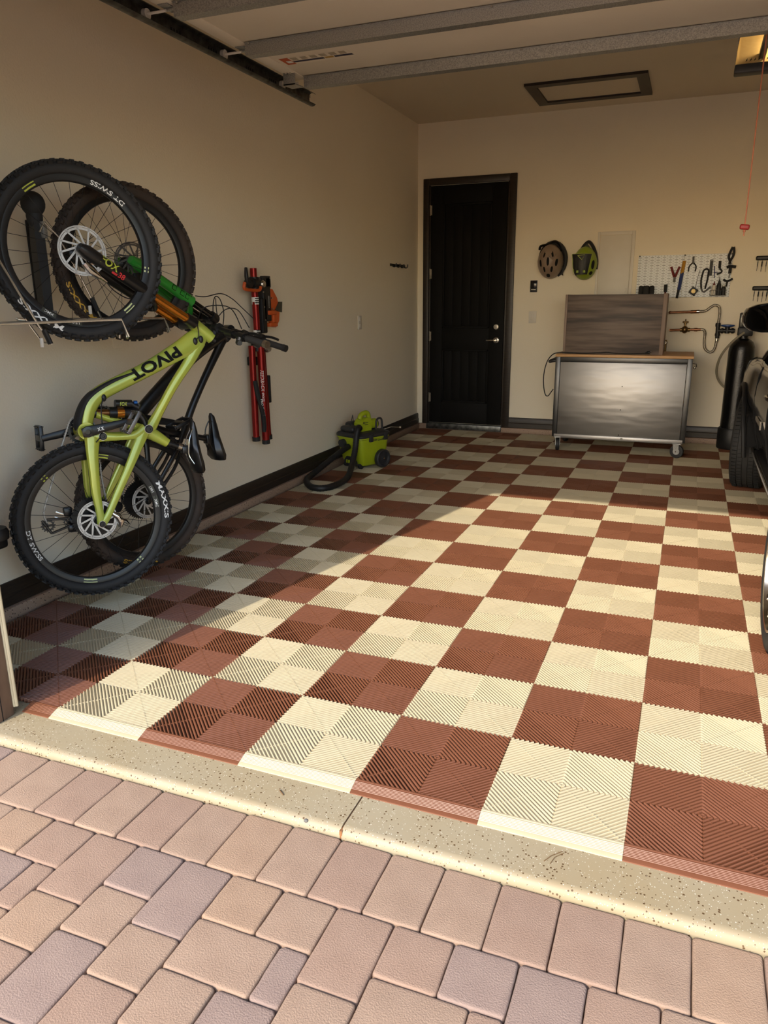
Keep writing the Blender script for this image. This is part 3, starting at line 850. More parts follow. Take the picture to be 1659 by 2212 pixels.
# ---- black water softener tank
mat('tank_black', (12, 12, 13), .22, noise=(30, .3), rgb2=(17, 17, 18), bump=(140, .5)); mat('hose_grey', (150, 142, 122), .45, noise=(20, .3), rgb2=(140, 132, 112))
r = thing('water_softener', 'tall black water softener tank with control head between the cart and the car', 'tank', (.512, 6.25, 0))
MB().lathe([(0, 0), (.128, 0), (.134, .01), (.134, .19), (.126, .205), (.0, .205)], 36).build('base', 'black_plastic', r)
MB().lathe([(0, .02), (.116, .03), (.118, .20), (.118, .94), (.112, .985), (.092, 1.03), (.06, 1.055), (.045, 1.062), (.043, 1.09), (0, 1.09)], 36).build('tank', 'tank_black', r)
MB().rbox(-.055, .075, -.06, .07, 1.085, 1.165, .012, 2).rbox(-.05, .0, -.04, .05, 1.16, 1.30, .010, 2).rbox(.0, .09, -.07, .07, 1.16, 1.25, .012, 2).build('control_head', 'black_plastic', r)
MB().rbox(-.046, -.020, -.052, -.04, 1.17, 1.285, .004).build('display', 'galvanised_dark', r)
MB().tube(cr([(.0, -.07, 1.12), (-.09, -.09, 1.04), (-.17, -.05, .92), (-.20, .02, .80), (-.19, .08, .69), (-.13, .12, .60), (-.05, .14, .55), (.05, .14, .52)], 5), .011, 10).build('drain_hose', 'hose_grey', r)
# ------------------------------------------------------------------ rolling workbench with its back to the room
def steel_panel():
    m = mat('brushed_steel', (150, 148, 146), .42, 1.0, noise=(3, .3), rgb2=(142, 140, 138))
    nt = m.node_tree; b = nt.nodes['Principled BSDF']
    tc = nt.nodes.new('ShaderNodeTexCoord'); mp = nt.nodes.new('ShaderNodeMapping'); mp.inputs['Scale'].default_value = (2.2, 1, 9)
    nt.links.new(tc.outputs['Object'], mp.inputs[0])
    n = nt.nodes.new('ShaderNodeTexNoise'); n.inputs['Scale'].default_value = 1.6; n.inputs['Detail'].default_value = 1
    nt.links.new(mp.outputs[0], n.inputs['Vector'])
    bp = nt.nodes.new('ShaderNodeBump'); bp.inputs['Strength'].default_value = .16; bp.inputs['Distance'].default_value = .02
    nt.links.new(n.outputs['Fac'], bp.inputs['Height']); nt.links.new(bp.outputs[0], b.inputs['Normal'])
steel_panel()
mat('frame_steel', (84, 84, 84), .36, .9, noise=(8, .3), rgb2=(72, 72, 72))
mat('butcher_block', (206, 164, 114), .5, noise=(5, .2, (1, 14, 14)), rgb2=(180, 136, 88))
mat('grey_oak', (112, 96, 84), .55, noise=(2.4, .13, (.8, 1, 9)), rgb2=(62, 52, 47), bump=(40, .25, (1, 1, 10)))
mat('grey_oak_edge', (138, 116, 100), .55, noise=(6, .25, (9, 1, 1)), rgb2=(118, 98, 84))
CX0, CX1, CY0, CY1 = -1.138, .083, 5.55, 6.16
cart = thing('rolling_workbench', 'steel rolling workbench with wooden top standing against the back wall', 'workbench', (0, 0, 0))
MB().rbox(CX0 - .002, CX1 + .006, CY0 - .012, CY1 + .01, .908, .934, .003).build('worktop', 'butcher_block', cart)
for x0 in (CX0, CX1 - .045):
    for y0 in (CY0, CY1 - .045):
        MB().rbox(x0, x0 + .045, y0, y0 + .045, .140, .908, .003).build('post', 'frame_steel', cart)
MB().rbox(CX0 + .045, CX1 - .045, CY0 + .004, CY0 + .03, .862, .908, .002).build('top_rail', 'frame_steel', cart)
MB().rbox(CX0 + .020, CX1 - .02, CY0 - .004, CY0 + .035, .128, .168, .003).build('bottom_rail', 'brushed_steel', cart, label='bright steel bottom rail')
MB().rbox(CX0 + .047, CX1 - .047, CY0 + .006, CY0 + .016, .168, .860, .002).build('back_panel', 'brushed_steel', cart)
for z in (.645, .425, .185):
    MB().cyl((-.51, CY0 + .006, z), (-.51, CY0 + .003, z), .005, 10).build('screw', 'hole_black', cart)
MB().cyl((-.48, CY0 - .004, .150), (-.48, CY0 - .012, .150), .012, 12).build('knob', 'galvanised_dark', cart)
MB().box(CX0 + .04, CX1 - .04, CY0 + .02, CY1 - .02, .142, .16).build('bottom_tray', 'frame_steel', cart)
for x0, n in ((CX0 + .001, 'side_panel'), (CX1 - .012, 'side_panel')):
    MB().box(x0, x0 + .01, CY0 + .045, CY1 - .045, .150, .905).build(n, 'frame_steel', cart)
for i in range(4):
    z0 = .18 + i * .18
    d = MB().rbox(CX0 + .05, CX1 - .05, CY1 - .02, CY1 + .004, z0, z0 + .17, .004).build('drawer', 'frame_steel', cart)
    MB().tube([(CX0 + .4, CY1 + .004, z0 + .13), (CX0 + .4, CY1 + .03, z0 + .13), (CX1 - .4, CY1 + .03, z0 + .13), (CX1 - .4, CY1 + .004, z0 + .13)], .006, 8).build('handle', 'chrome', d)
MB().tube(cr([(CX0, CY0 + .06, .872), (CX0 - .05, CY0 + .06, .862), (CX0 - .066, CY0 + .10, .858), (CX0 - .066, CY1 - .10, .858), (CX0 - .05, CY1 - .06, .862), (CX0, CY1 - .06, .872)], 4), .016, 10).build('push_handle', 'black_plastic', cart)
MB().tube([(CX1 + .0, CY0 + .02, .87), (CX1 + .03, CY0 + .02, .865), (CX1 + .032, CY0 + .02, .84), (CX1 + .018, CY0 + .02, .835)], .006, 8).ball((CX1 + .02, CY0 + .018, .83), .012).build('side_hook', 'chrome', cart)
mat('caster_tread', (30, 30, 31), .6, noise=(20, .3))
def caster(x, y, ang):
    M = Matrix.Translation((x, y, 0)) @ Matrix.Rotation(ang, 4, 'Z')
    w = MB().lathe([(0, -.016), (.045, -.018), (.060, -.016), (.063, -.008), (.063, .008), (.060, .016), (.045, .018), (0, .016)], 28, M @ frame_m((0, 0, .063), (0, 1, 0), (0, 0, 1), (1, 0, 0))).build('caster_wheel', 'caster_tread', cart)
    MB().lathe([(0, -.0175), (.03, -.0195), (.03, .0195), (0, .0175)], 20, M @ frame_m((0, 0, .063), (0, 1, 0), (0, 0, 1), (1, 0, 0))).build('hub', 'galvanised', w)
    mb = MB()
    for s in (-1, 1):
        mb.prism([(-.022, .05), (.022, .05), (.035, .132), (-.02, .132)], s * .021 - .0015, s * .021 + .0015, M @ frame_m((0, 0, 0), (0, 1, 0), (0, 0, 1), (1, 0, 0)))
    mb.rbox(-.035, .035, -.04, .04, .130, .140, .003, M=M)
    mb.build('fork', 'galvanised', w)
    MB().cyl(M @ V((-.03, 0, .063)), M @ V((.03, 0, .063)), .006, 8).build('axle_bolt', 'chrome', w)
caster(CX0 + .055, CY0 + .03, 0.2); caster(CX1 - .062, CY0 + .0, 1.25); caster(CX0 + .055, CY1 - .06, .5); caster(CX1 - .062, CY1 - .06, -.2)

# the wood box standing on it, with its power cord
box = thing('wooden_box', 'grey wood-grain box standing on the workbench top', 'box', (0, 0, 0))
bx0, bx1, by0, by1, bz0, bz1 = -1.079, -.180, 5.575, 5.98, .936, 1.478
MB().rbox(bx0, bx0 + .022, by0 - .008, by1, bz0, bz1, .002).build('side_board', 'grey_oak_edge', box)
MB().rbox(bx1 - .034, bx1, by0 - .010, by1, bz0, bz1 + .002, .002).build('side_board', 'grey_oak_edge', box)
MB().rbox(bx0 + .022, bx1 - .034, by0, by0 + .016, bz0, bz1 - .002, .001).build('front_board', 'grey_oak', box)
MB().rbox(bx0 + .022, bx1 - .034, by0 + .016, by1, bz1 - .022, bz1 - .004, .001).build('top_board', 'grey_oak', box)
MB().rbox(bx0 + .022, bx1 - .034, by0 + .016, by1, bz0, bz0 + .018, .001).build('bottom_board', 'grey_oak', box)
cord = thing('power_cord', 'black power cord lying on the workbench and looping down its side', 'cord', (0, 0, 0))
MB().tube(cr([(-.33, 5.545, .952), (-.45, 5.555, .946), (-.60, 5.558, .948), (-.67, 5.555, .956), (-.75, 5.552, .950), (-.90, 5.556, .944), (-1.03, 5.552, .948), (-1.10, 5.545, .948), (-1.165, 5.535, .93), (-1.215, 5.53, .86), (-1.24, 5.53, .74), (-1.235, 5.53, .62), (-1.215, 5.53, .545), (-1.19, 5.535, .535), (-1.165, 5.54, .57), (-1.145, 5.545, .60)], 5), .0048, 8).build('cable', 'black_plastic', cord)
MB().tube([(-.33, 5.545, .952), (-.305, 5.54, .960), (-.29, 5.538, .964)], [.007, .014, .013], 10).build('plug', 'black_plastic', cord)
MB().cyl((-.292, 5.538, .955), (-.280, 5.528, .950), .004, 6).cyl((-.290, 5.538, .968), (-.276, 5.530, .972), .004, 6).build('prongs', 'chrome', cord)

# ------------------------------------------------------------------ ceiling hatch
hatch = thing('attic_hatch', 'attic hatch with dark stained frame on the ceiling', 'hatch', (0, 0, 0))
x0, x1, y0, y1 = -1.515, -.487, 5.41, 6.155
w = .094
for poly, m in (([(x0, y0), (x1, y0), (x1 - w, y0 + w), (x0 + w, y0 + w)], 'dark_wood_x'), ([(x0, y1), (x1, y1), (x1 - w, y1 - w), (x0 + w, y1 - w)], 'dark_wood_x'),
                ([(x0, y0), (x0 + w, y0 + w), (x0 + w, y1 - w), (x0, y1)], 'dark_wood_y'), ([(x1, y0), (x1 - w, y0 + w), (x1 - w, y1 - w), (x1, y1)], 'dark_wood_y')):
    MB().prism(poly, ZC - .022, ZC).build('frame_board', m, hatch)
MB().box(x0 + w, x1 - w, y0 + w, y1 - w, ZC - .006, ZC).build('hatch_panel', 'ceiling_paint', hatch)

# ------------------------------------------------------------------ overhead garage door, open
gd = thing('garage_door', 'open sectional garage door with galvanised struts overhead', 'garage door', (0, 0, 0))
DX0, DX1, DZ = -2.238, 2.808, 2.676
ys = [.065, .675, 1.285, 1.895, 2.505]
for i in range(4):
    a, b = ys[i], ys[i + 1]
    p = MB().rbox(DX0, DX1, a + .002, b - .002, DZ, DZ + .045, .004).build('section', 'door_panel_cream', gd)
    for x in (DX0, DX1 - .082):
        st = MB().rbox(x, x + .080, a + .006, b - .006, DZ - .004, DZ + .004, .0015).build('end_stile', 'door_panel_cream', p)
mat('bolt_zinc', (205, 205, 200), .25, 1.0, noise=(30, .3))
for y in (.03 + ys[0], ys[1] - .04, ys[2] - .04, ys[3] - .075, ys[4] - .055):
    # U-shaped galvanised strut
    pr = [(0, 0), (.05, 0), (.05, -.056), (.0485, -.056), (.0485, -.0015), (.0015, -.0015), (.0015, -.056), (0, -.056)]
    pr = [(y + a, b) for a, b in [(0, 0), (0, -.054), (.052, -.054), (.052, 0), (.064, 0), (.064, -.002), (.054, -.002), (.054, -.056), (-.002, -.056), (-.002, -.002), (-.012, -.002), (-.012, 0)]]
    s = MB().prism(pr, 0, DX1 - DX0 - .17, frame_m((DX0 + .085, 0, DZ - .004), (0, 1, 0), (0, 0, 1), (1, 0, 0))).build('strut', 'galvanised', gd, 20)
    mb = MB()
    for x in (DX0 + .11, -.9, .28, 1.5):
        mb.cyl((x, y - .008, DZ - .006), (x, y - .008, DZ - .014), .006, 8)
    mb.build('bolt', 'bolt_zinc', s)
for y in ys[1:4]:
    for x in (DX0 + .01, DX1 - .06):
        h = MB().rbox(x, x + .05, y - .05, y + .05, DZ - .008, DZ - .004, .001).cyl((x - .0, y, DZ - .012), (x + .05, y, DZ - .012), .008, 10).build('hinge', 'galvanised', gd)
for x, s in ((DX0, 1), (DX1, -1)):
    # top roller bracket, folded plate
    pts = [(x + s * .0, 2.36), (x + s * .075, 2.36), (x + s * .085, 2.44), (x + s * .012, 2.44)]
    MB().prism(pts, DZ - .062, DZ - .056).prism([(x, 2.36), (x + s * .075, 2.36), (x + s * .075, 2.363), (x, 2.363)], DZ - .062, DZ - .004).build('top_bracket', 'galvanised', gd)
    mb = MB()
    for i in range(3): mb.cyl((x + s * (.014 + i * .02), 2.345, DZ - .004), (x + s * (.014 + i * .02), 2.345, DZ - .012), .006, 8)
    mb.build('bolt', 'bolt_zinc', gd)
    for y in ys[1:]:
        MB().cyl((x + s * .03, y - .02, DZ - .022), (x - s * .075, y - .02, DZ - .022), .006, 8).cyl((x - s * .065, y - .02, DZ - .022), (x - s * .085, y - .02, DZ - .022), .022, 16).build('roller', 'white_plastic', gd)
# sticker on the end section
mat('label_orange', (190, 84, 40), .6, noise=(30, .3), rgb2=(180, 76, 34)); mat('label_navy', (34, 34, 62), .6, noise=(30, .3)); mat('label_pale', (186, 172, 148), .6, noise=(30, .3)); mat('label_amber', (190, 150, 70), .6, noise=(30, .3))
lx, ly, z = -2.132, 2.118, DZ - .0006
lb = MB().box(lx, lx + .40, ly - .005, ly + .115, z - .0003, z).build('warning_label', 'door_panel_cream', gd)
zz = z - .0006
MB().box(lx + .0, lx + .052, ly + .0, ly + .11, zz - .0003, zz).build('label_block', 'label_orange', lb)
MB().box(lx + .018, lx + .048, ly + .05, ly + .085, zz - .0009, zz - .0004).build('label_mark', 'white_print', lb)
MB().box(lx + .054, lx + .235, ly + .06, ly + .085, zz - .0003, zz).box(lx + .295, lx + .40, ly + .06, ly + .085, zz - .0003, zz).build('label_stripe', 'label_navy', lb)
MB().box(lx + .24, lx + .29, ly + .06, ly + .085, zz - .0003, zz).build('label_stripe', 'label_amber', lb)
mb = MB()
for i in range(6): mb.box(lx + .062 + i * .056, lx + .098 + i * .056, ly + .008, ly + .05, zz - .0003, zz)
mb.build('label_picture', 'label_pale', lb)

# tracks: horizontal channel plus punched angle, vertical leg by the jamb
def track(name, label, x, s):
    r = thing(name, label, 'track', (0, 0, 0), 'garage door tracks')
    z0 = DZ - .052
    pr = [(0, 0), (.006, -.006), (.018, -.01), (.034, -.008), (.046, 0), (.044, .002), (.034, -.006), (.018, -.008), (.002, .002), (.002, .058), (.018, .066), (.034, .064), (.046, .056), (.047, .058), (.034, .0665), (.018, .068), (0, .060)]
    MB().prism([(s * a, b) for a, b in pr], 0, 2.53, frame_m((x, 2.85, z0), (1, 0, 0), (0, 0, 1), (0, -1, 0))).build('horizontal_track', 'galvanised_dark', r, 30)
    a = MB().rbox(min(x, x - s * .003), max(x, x - s * .003), 0.35, 2.87, z0 + .045, z0 + .085, .001).rbox(min(x, x - s * .035), max(x, x - s * .035), 0.35, 2.87, z0 + .083, z0 + .086, .001).build('angle_iron', 'galvanised', r)
    for y in (1.0, 1.45, 1.75, 2.1, 2.35):
        mb = MB()
        for i in range(4): mb.box(min(x + s * .0025, x + s * .003), max(x + s * .0025, x + s * .003), y + i * .022, y + i * .022 + .009, z0 + .022, z0 + .036)
        mb.build('slot', 'hole_black', r)
    # curve and vertical leg
    pts = [(x + s * .02, .33, z0 + .03)] + [(x + s * .02, .33 - .30 * math.sin(t), z0 + .03 - .30 * (1 - math.cos(t))) for t in (.3, .6, .9, 1.2, 1.57)] + [(x + s * .02, .03, 0.02)]
    MB().tube(pts, .024, 8).build('curved_track', 'galvanised_dark', r)
    MB().rbox(min(x - s * .01, x + s * .05), max(x - s * .01, x + s * .05), .0, .05, .02, .30, .003).build('track_foot', 'galvanised', r)
    for y in (.9, 2.60):
        MB().rbox(x - .014, x + .014, y, y + .03, z0 + .08, ZC, .002).build('hanger', 'galvanised', r)
track('garage_door_track', 'galvanised overhead door track along the left wall side', -2.325, 1)
track('garage_door_track', 'galvanised overhead door track on the car side', 2.895, -1)

# ------------------------------------------------------------------ opener with its lit lamp, rail and pull cord
mat('opener_grey', (62, 62, 62), .5, noise=(20, .3), rgb2=(54, 54, 54))
op = thing('door_opener', 'garage door opener with lit amber lens under the ceiling', 'opener', (0, 0, 0))
ox0, ox1, oy0, oy1, oz0, oz1 = .140, .430, 3.62, 4.02, 2.748, 2.94
m = bpy.data.materials.new('amber_lens'); m.use_nodes = True; MATS['amber_lens'] = m
nt = m.node_tree; nt.nodes.clear()
out = nt.nodes.new('ShaderNodeOutputMaterial'); tr = nt.nodes.new('ShaderNodeBsdfTranslucent'); df = nt.nodes.new('ShaderNodeBsdfDiffuse'); mx = nt.nodes.new('ShaderNodeMixShader')
ns = nt.nodes.new('ShaderNodeTexNoise'); ns.inputs['Scale'].default_value = 12; rp = nt.nodes.new('ShaderNodeMix'); rp.data_type = 'RGBA'
rp.inputs[6].default_value = lin((250, 226, 170)); rp.inputs[7].default_value = lin((240, 208, 146))
nt.links.new(ns.outputs['Fac'], rp.inputs[0]); nt.links.new(rp.outputs[2], tr.inputs[0]); nt.links.new(rp.outputs[2], df.inputs[0])
mx.inputs[0].default_value = .45
nt.links.new(tr.outputs[0], mx.inputs[1]); nt.links.new(df.outputs[0], mx.inputs[2]); nt.links.new(mx.outputs[0], out.inputs[0])
MB().rbox(ox0 + .01, ox1 - .01, oy0 + .06, oy1, oz0 + .06, oz1, .014, 3).build('housing', 'opener_grey', op)
MB().rbox(ox0 - .003, ox1 + .003, oy0 - .012, oy0 + .085, oz0 - .020, oz0 + .028, .008, 2).build('light_tray', 'opener_grey', op)
lens = MB()     # open shell in front of the bulb
zs = (oz0 + .028, oz0 + .07, oz1 - .06, oz1 - .004)
rings = []
for z, q in zip(zs, (0, .004, .012, .03)):
    rings.append([(ox0 + q * .3, oy0 + .09, z), (ox0 + .004 + q * .3, oy0 + .01 + q, z), (ox0 + .02, oy0 + q, z), (ox1 - .02, oy0 + q, z), (ox1 - .004 - q * .3, oy0 + .01 + q, z), (ox1 - q * .3, oy0 + .09, z)])
n = 6
vs = [p for r_ in rings for p in r_]; fs = [(i * n + k, i * n + k + 1, (i + 1) * n + k + 1, (i + 1) * n + k) for i in range(3) for k in range(n - 1)]
fs.append(tuple(3 * n + k for k in range(n)))
lens.add(vs, fs); lo = lens.build('lens', 'amber_lens', op, 60)
for i in range(9):
    x = ox0 + .052 + i * .0225
    MB().prism([(0, 0), (.010, .006), (.010, .019)], 0, .002, frame_m((x, oy0 - .0035, oz0 + .038), (1, 0, 0), (0, 0, 1), (0, -1, 0))).build('vent_slot', 'hole_black', lo)
for x in (ox0 + .02, ox1 - .02):
    MB().rbox(x - .015, x + .015, oy0 + .2, oy0 + .203, oz1, ZC, .001).build('hanger', 'galvanised', op)
bulb = bpy.data.lights.new('opener_bulb', 'POINT'); bulb.energy = 2.2; bulb.color = (1.0, .72, .36); bulb.shadow_soft_size = .025
bo = bpy.data.objects.new('opener_bulb', bulb); bo.location = (ox1 - .085, oy0 + .055, oz0 + .10); COL.objects.link(bo); bo.parent = op
MB().rbox(.262, .298, -.01, oy0 + .12, 2.795, 2.825, .002).build('rail', 'galvanised_dark', op)
MB().rbox(.235, .325, 2.50, 2.66, 2.775, 2.800, .004).tube([(.28, 2.54, 2.785), (.28, 2.515, 2.76), (.28, 2.49, 2.745)], .010, 8).build('trolley', 'black_plastic', op)
mat('cord_red', (176, 110, 84), .7, noise=(60, .3), rgb2=(160, 96, 72)); mat('knob_red', (150, 26, 24), .5, noise=(30, .3))
rc = thing('release_cord', 'red emergency release cord with handle hanging from the opener rail', 'cord', (0, 0, 0))
MB().tube([(.2425, 2.56, 2.77), (.2425, 2.56, 1.735)], .0032, 8).build('rope', 'cord_red', rc)
MB().rbox(.2425 - .023, .2425 + .023, 2.55, 2.57, 1.764, 1.790, .008, 3, M=Matrix.Translation((.2425, 2.56, 1.777)) @ Matrix.Rotation(.12, 4, 'Y') @ Matrix.Translation((-.2425, -2.56, -1.777))).build('pull_handle', 'knob_red', rc)
MB().ball((.2425, 2.56, 1.758), .007, 10, 6).build('knot', 'cord_red', rc)

# ------------------------------------------------------------------ small things on the left wall
r = thing('hook_rail', 'small black four hook rail high on the left wall', 'hooks', (0, 0, 0))
MB().rbox(XL, XL + .012, 5.635, 6.06, 1.778, 1.802, .003).build('rail', 'black_plastic', r)
for i in range(4):
    y = 5.68 + i * .115
    MB().tube(cr([(XL + .008, y, 1.785), (XL + .03, y, 1.770), (XL + .05, y, 1.780), (XL + .052, y, 1.805)], 3), .006, 8).build('hook', 'black_plastic', r)
r = thing('wall_outlet', 'cream wall outlet on the left wall past the repair stand', 'outlet', (0, 0, 0))
MB().rbox(XL, XL + .008, 4.795, 4.875, 1.178, 1.302, .003).build('cover_plate', 'white_plastic', r)
for z in (1.21, 1.27):
    MB().rbox(XL + .006, XL + .011, 4.820, 4.850, z - .016, z + .016, .004).build('socket', 'white_plastic', r)
r = thing('blank_plate', 'painted blank cover plate on the left wall behind the upper wheels', 'cover plate', (0, 0, 0))
MB().rbox(XL, XL + .006, 1.475, 1.598, 1.198, 1.32, .002).build('cover_plate', 'wall_paint', r)
for z in (1.225, 1.292):
    MB().cyl((XL + .005, 1.537, z), (XL + .008, 1.537, z), .004, 8).build('screw', 'white_plastic', r)
# ------------------------------------------------------------------ folded red repair stand hung on the left wall
mat('anodised_red', (140, 26, 22), .28, .55, noise=(6, .3), rgb2=(124, 20, 18)); mat('clamp_orange', (206, 92, 36), .45, noise=(20, .3), rgb2=(194, 82, 30)); mat('grey_metal', (74, 76, 66), .5, .3, noise=(20, .3))
st = thing('repair_stand', 'red folded bike repair stand with orange clamp jaw hung on the left wall', 'repair stand', (-2.79, 2.85, 0))
def S(y, z, x=0.0): return V((x, y - 2.85, z))
MB().tube([S(2.842, 1.658), S(2.852, 1.12)], .024, 16).build('upper_tube', 'anodised_red', st)
for z0, z1 in ((1.418, 1.466), (1.205, 1.245)):
    c = MB().cyl(S(2.848, z0), S(2.847, z1), .0255, 16).build('white_band', 'white_print', st)
    mb = MB()
    for i in range(3):
        z = z0 + .008 + i * .014
        mb.rbox(.012, .027, -.026, .004, z, z + .007, .001)
    mb.build('band_mark', 'black_plastic', c)
MB().cyl(S(2.80, 1.558), S(2.90, 1.558), .038, 16).cyl(S(2.845, 1.52), S(2.845, 1.60), .034, 16).build('clamp_collar', 'black_plastic', st)
MB().lathe([(.0, 0), (.024, 0), (.026, .012), (.020, .022), (0, .023)], 20, frame_m(S(2.895, 1.553, .03), (0, 1, 0), (0, 0, 1), (1, 0, 0))).build('clamp_knob', 'satin_nickel', st)
MB().tube(cr([S(2.70, 1.655, .03), S(2.692, 1.60, .035), S(2.715, 1.545, .03), S(2.76, 1.54, .02)], 4), [.010, .011, .012, .013, .014, .014, .015, .015, .015, .016, .017, .018, .018], 10).build('quick_lever', 'black_plastic', st)
MB().tube([S(2.76, 1.558), S(2.80, 1.558)], .03, 14).build('lever_pivot', 'black_plastic', st)
MB().tube(cr([S(2.675, 1.56, .03), S(2.668, 1.520, .03), S(2.75, 1.512, .035), S(2.84, 1.512, .04), S(2.862, 1.535, .04)], 4), .011, 10).build('safety_loop', 'clamp_orange', st)
# clamp body hanging down at the right of the post
MB().rbox(-.02, .03, .065, .165, 1.30, 1.60, .008, 2).rbox(-.02, .03, .10, .175, 1.53, 1.61, .008).rbox(-.02, .03, .04, .10, 1.22, 1.46, .008).build('clamp_body', 'black_plastic', st)
mb = MB()
for y, z in ((.155, 1.595), (.175, 1.46), (.178, 1.385), (.06, 1.50), (.066, 1.40), (.072, 1.31)):
    mb.cyl((.029, y, z), (.034, y, z), .006, 8)
mb.build('rivet', 'satin_nickel', st)
MB().prism([(.17, 1.525), (.21, 1.52), (.27, 1.46), (.298, 1.37), (.285, 1.30), (.235, 1.255), (.20, 1.26), (.19, 1.30), (.18, 1.42)], -.015, .02, frame_m((0, 0, 0), (0, 1, 0), (0, 0, 1), (1, 0, 0))).build('clamp_jaw', 'clamp_orange', st)
MB().rbox(-.01, .045, .11, .22, 1.345, 1.375, .008).rbox(-.01, .045, .12, .225, 1.262, 1.290, .008).rbox(-.005, .035, .185, .215, 1.27, 1.36, .006).build('jaw_pad', 'clamp_orange', st)
MB().prism([(.225, 1.375), (.315, 1.36), (.325, 1.435), (.285, 1.435)], .018, .03, frame_m((0, 0, 0), (0, 1, 0), (0, 0, 1), (1, 0, 0))).build('jaw_plate', 'grey_metal', st)
plain_text('clamp_logo', 'FEEDBACK', .018, frame_m(S(2.975, 1.475, .0312), (0, 0, -1), (0, 1, 0), (1, 0, 0)), 'white_print', st)
# folded tripod legs
for (y0, y1, z1, x) in ((2.785, 2.778, .485, -.01), (2.838, 2.848, .455, .028), (2.925, 2.952, .47, -.012)):
    leg = MB().tube([S(y0, 1.14, x), S(y1, z1, x)], .0235 if x < 0 else .027, 16).build('leg', 'anodised_red', st)
    MB().cyl(S(y1, z1 + .014, x), S(y1 + .001, z1 - .016, x), .029, 16).build('rubber_foot', 'black_rubber', leg)
MB().cyl(S(2.86, 1.10), S(2.86, 1.20), .055, 16).build('leg_hub', 'black_plastic', st)
MB().lathe([(0, 0), (.030, 0), (.032, .02), (.026, .034), (0, .035)], 20, frame_m(S(2.885, 1.12, .04), (0, 1, 0), (0, 0, 1), (1, 0, 0))).build('hub_knob', 'satin_nickel', st)
MB().tube(cr([S(2.768, .90, .012), S(2.772, .82, .022), S(2.80, .70, .035), S(2.825, .60, .035), S(2.83, .53, .03)], 4), .017, 8).build('strap', 'black_rubber', st)
MB().rbox(-.03, .01, .115, .14, .72, .92, .006).build('strap_buckle', 'black_plastic', st)
def on_leg(z0, rr, a0=-1.03):
    def f(x, y):
        z = z0 - x
        c = S(2.838 + (1.14 - z) * .0146, z, .028)
        a = a0 + y / rr
        return c + V((math.cos(a) * rr, math.sin(a) * rr, 0))
    return f
mb = MB(); lettering(mb, 'FEEDBACK', .034, on_leg(.97, .0276, -1.45), .2, .01, .15 / text_flat('FEEDBACK', .034, .2, .01)[2]); mb.build('brand_print', 'white_print', st, 0)
mb = MB(); lettering(mb, 'SPORTS', .022, on_leg(.812, .0276, -1.35), .2, .01, .062 / text_flat('SPORTS', .022, .2, .01)[2]); mb.build('brand_print', 'white_print', st, 0)
plain_text('brand_print', 'PRO-ELITE', .022, frame_m(S(2.775, .77, .0455), (0, .20, -.98), (.5, .85, .17), (.85, -.5, -.1)), 'white_print', st, .125, 0, .01)
MB().rbox(-.078, -.02, -.03, .03, 1.0, 1.06, .006).build('wall_bracket', 'black_plastic', st)

# ------------------------------------------------------------------ wet and dry vacuum
mat('vac_lime', (158, 172, 28), .4, noise=(8, .3), rgb2=(146, 160, 24)); mat('vac_grey', (44, 44, 46), .5, noise=(20, .3), rgb2=(38, 38, 40))
vr = thing('shop_vacuum', 'lime green wet and dry shop vacuum with black hose by the left wall', 'vacuum', Matrix.Translation((-2.605, 4.27, 0)) @ Matrix.Rotation(math.radians(-24), 4, 'Z') @ Matrix.Scale(.93, 4))
def rrect(hx, hy, r, z, n=4, cx=0, cy=0):
    pts = []
    for sx, sy, a0 in ((1, 1, 0), (-1, 1, 90), (-1, -1, 180), (1, -1, 270)):
        for i in range(n):
            a = math.radians(a0 + 90 * i / (n - 1))
            pts.append((cx + sx * (hx - r) + r * math.cos(a), cy + sy * (hy - r) + r * math.sin(a), z))
    return pts
# tub: local X across (its front to -Y, towards the camera)
tub = MB().loft([rrect(.125, .13, .04, .028), rrect(.145, .155, .05, .06), rrect(.165, .185, .055, .17), rrect(.175, .20, .06, .285), rrect(.182, .207, .06, .29), rrect(.182, .207, .06, .305)]).build('tub', 'vac_lime', vr)
MB().loft([rrect(.184, .209, .06, .303), rrect(.188, .213, .06, .31), rrect(.188, .213, .06, .325), rrect(.178, .203, .06, .338), rrect(.150, .175, .06, .350)]).build('lid', 'vac_grey', vr)
for sx, sy in ((1, -.35), (-1, -.35), (1, .6)):
    MB().rbox(sx * .186 - .012, sx * .186 + .012, sy * .2 - .022, sy * .2 + .022, .262, .335, .006).build('lid_latch', 'vac_grey', vr)
MB().rbox(-.13, .06, -.19, .12, .345, .40, .03, 3).rbox(-.12, .01, .0, .15, .38, .415, .02, 3).build('filter_cover', 'vac_grey', vr)
MB().rbox(-.165, -.06, -.10, .10, .36, .425, .03, 3).build('accessory_bay', 'vac_grey', vr)
# blower head with its grip
pw = MB().prism([(-.02, .35), (.10, .345), (.105, .43), (.10, .46), (.075, .475), (.035, .475), (.0, .455), (-.025, .42)], -.055, .055, frame_m((.02, -.06, 0), (0, 1, 0), (0, 0, 1), (1, 0, 0)) ).build('blower_head', 'vac_lime', vr)
MB().tube(cr([(.02, -.065, .46), (.02, -.04, .50), (.02, .02, .515), (.02, .05, .49), (.02, .055, .43)], 4), .024, 12).build('grip', 'vac_lime', vr)
MB().cyl((.02, .05, .40), (.02, .135, .40), .052, 20).build('blower_outlet', 'vac_lime', vr)
MB().cyl((.02, .135, .40), (.02, .15, .40), .044, 20).build('outlet_ring', 'vac_grey', vr)
MB().tube(cr([(.075, .10, .345), (.08, .10, .43), (.08, .13, .455), (.08, .17, .44), (.08, .18, .345)], 4), .010, 10).build('carry_handle', 'vac_grey', vr)
mb = MB()
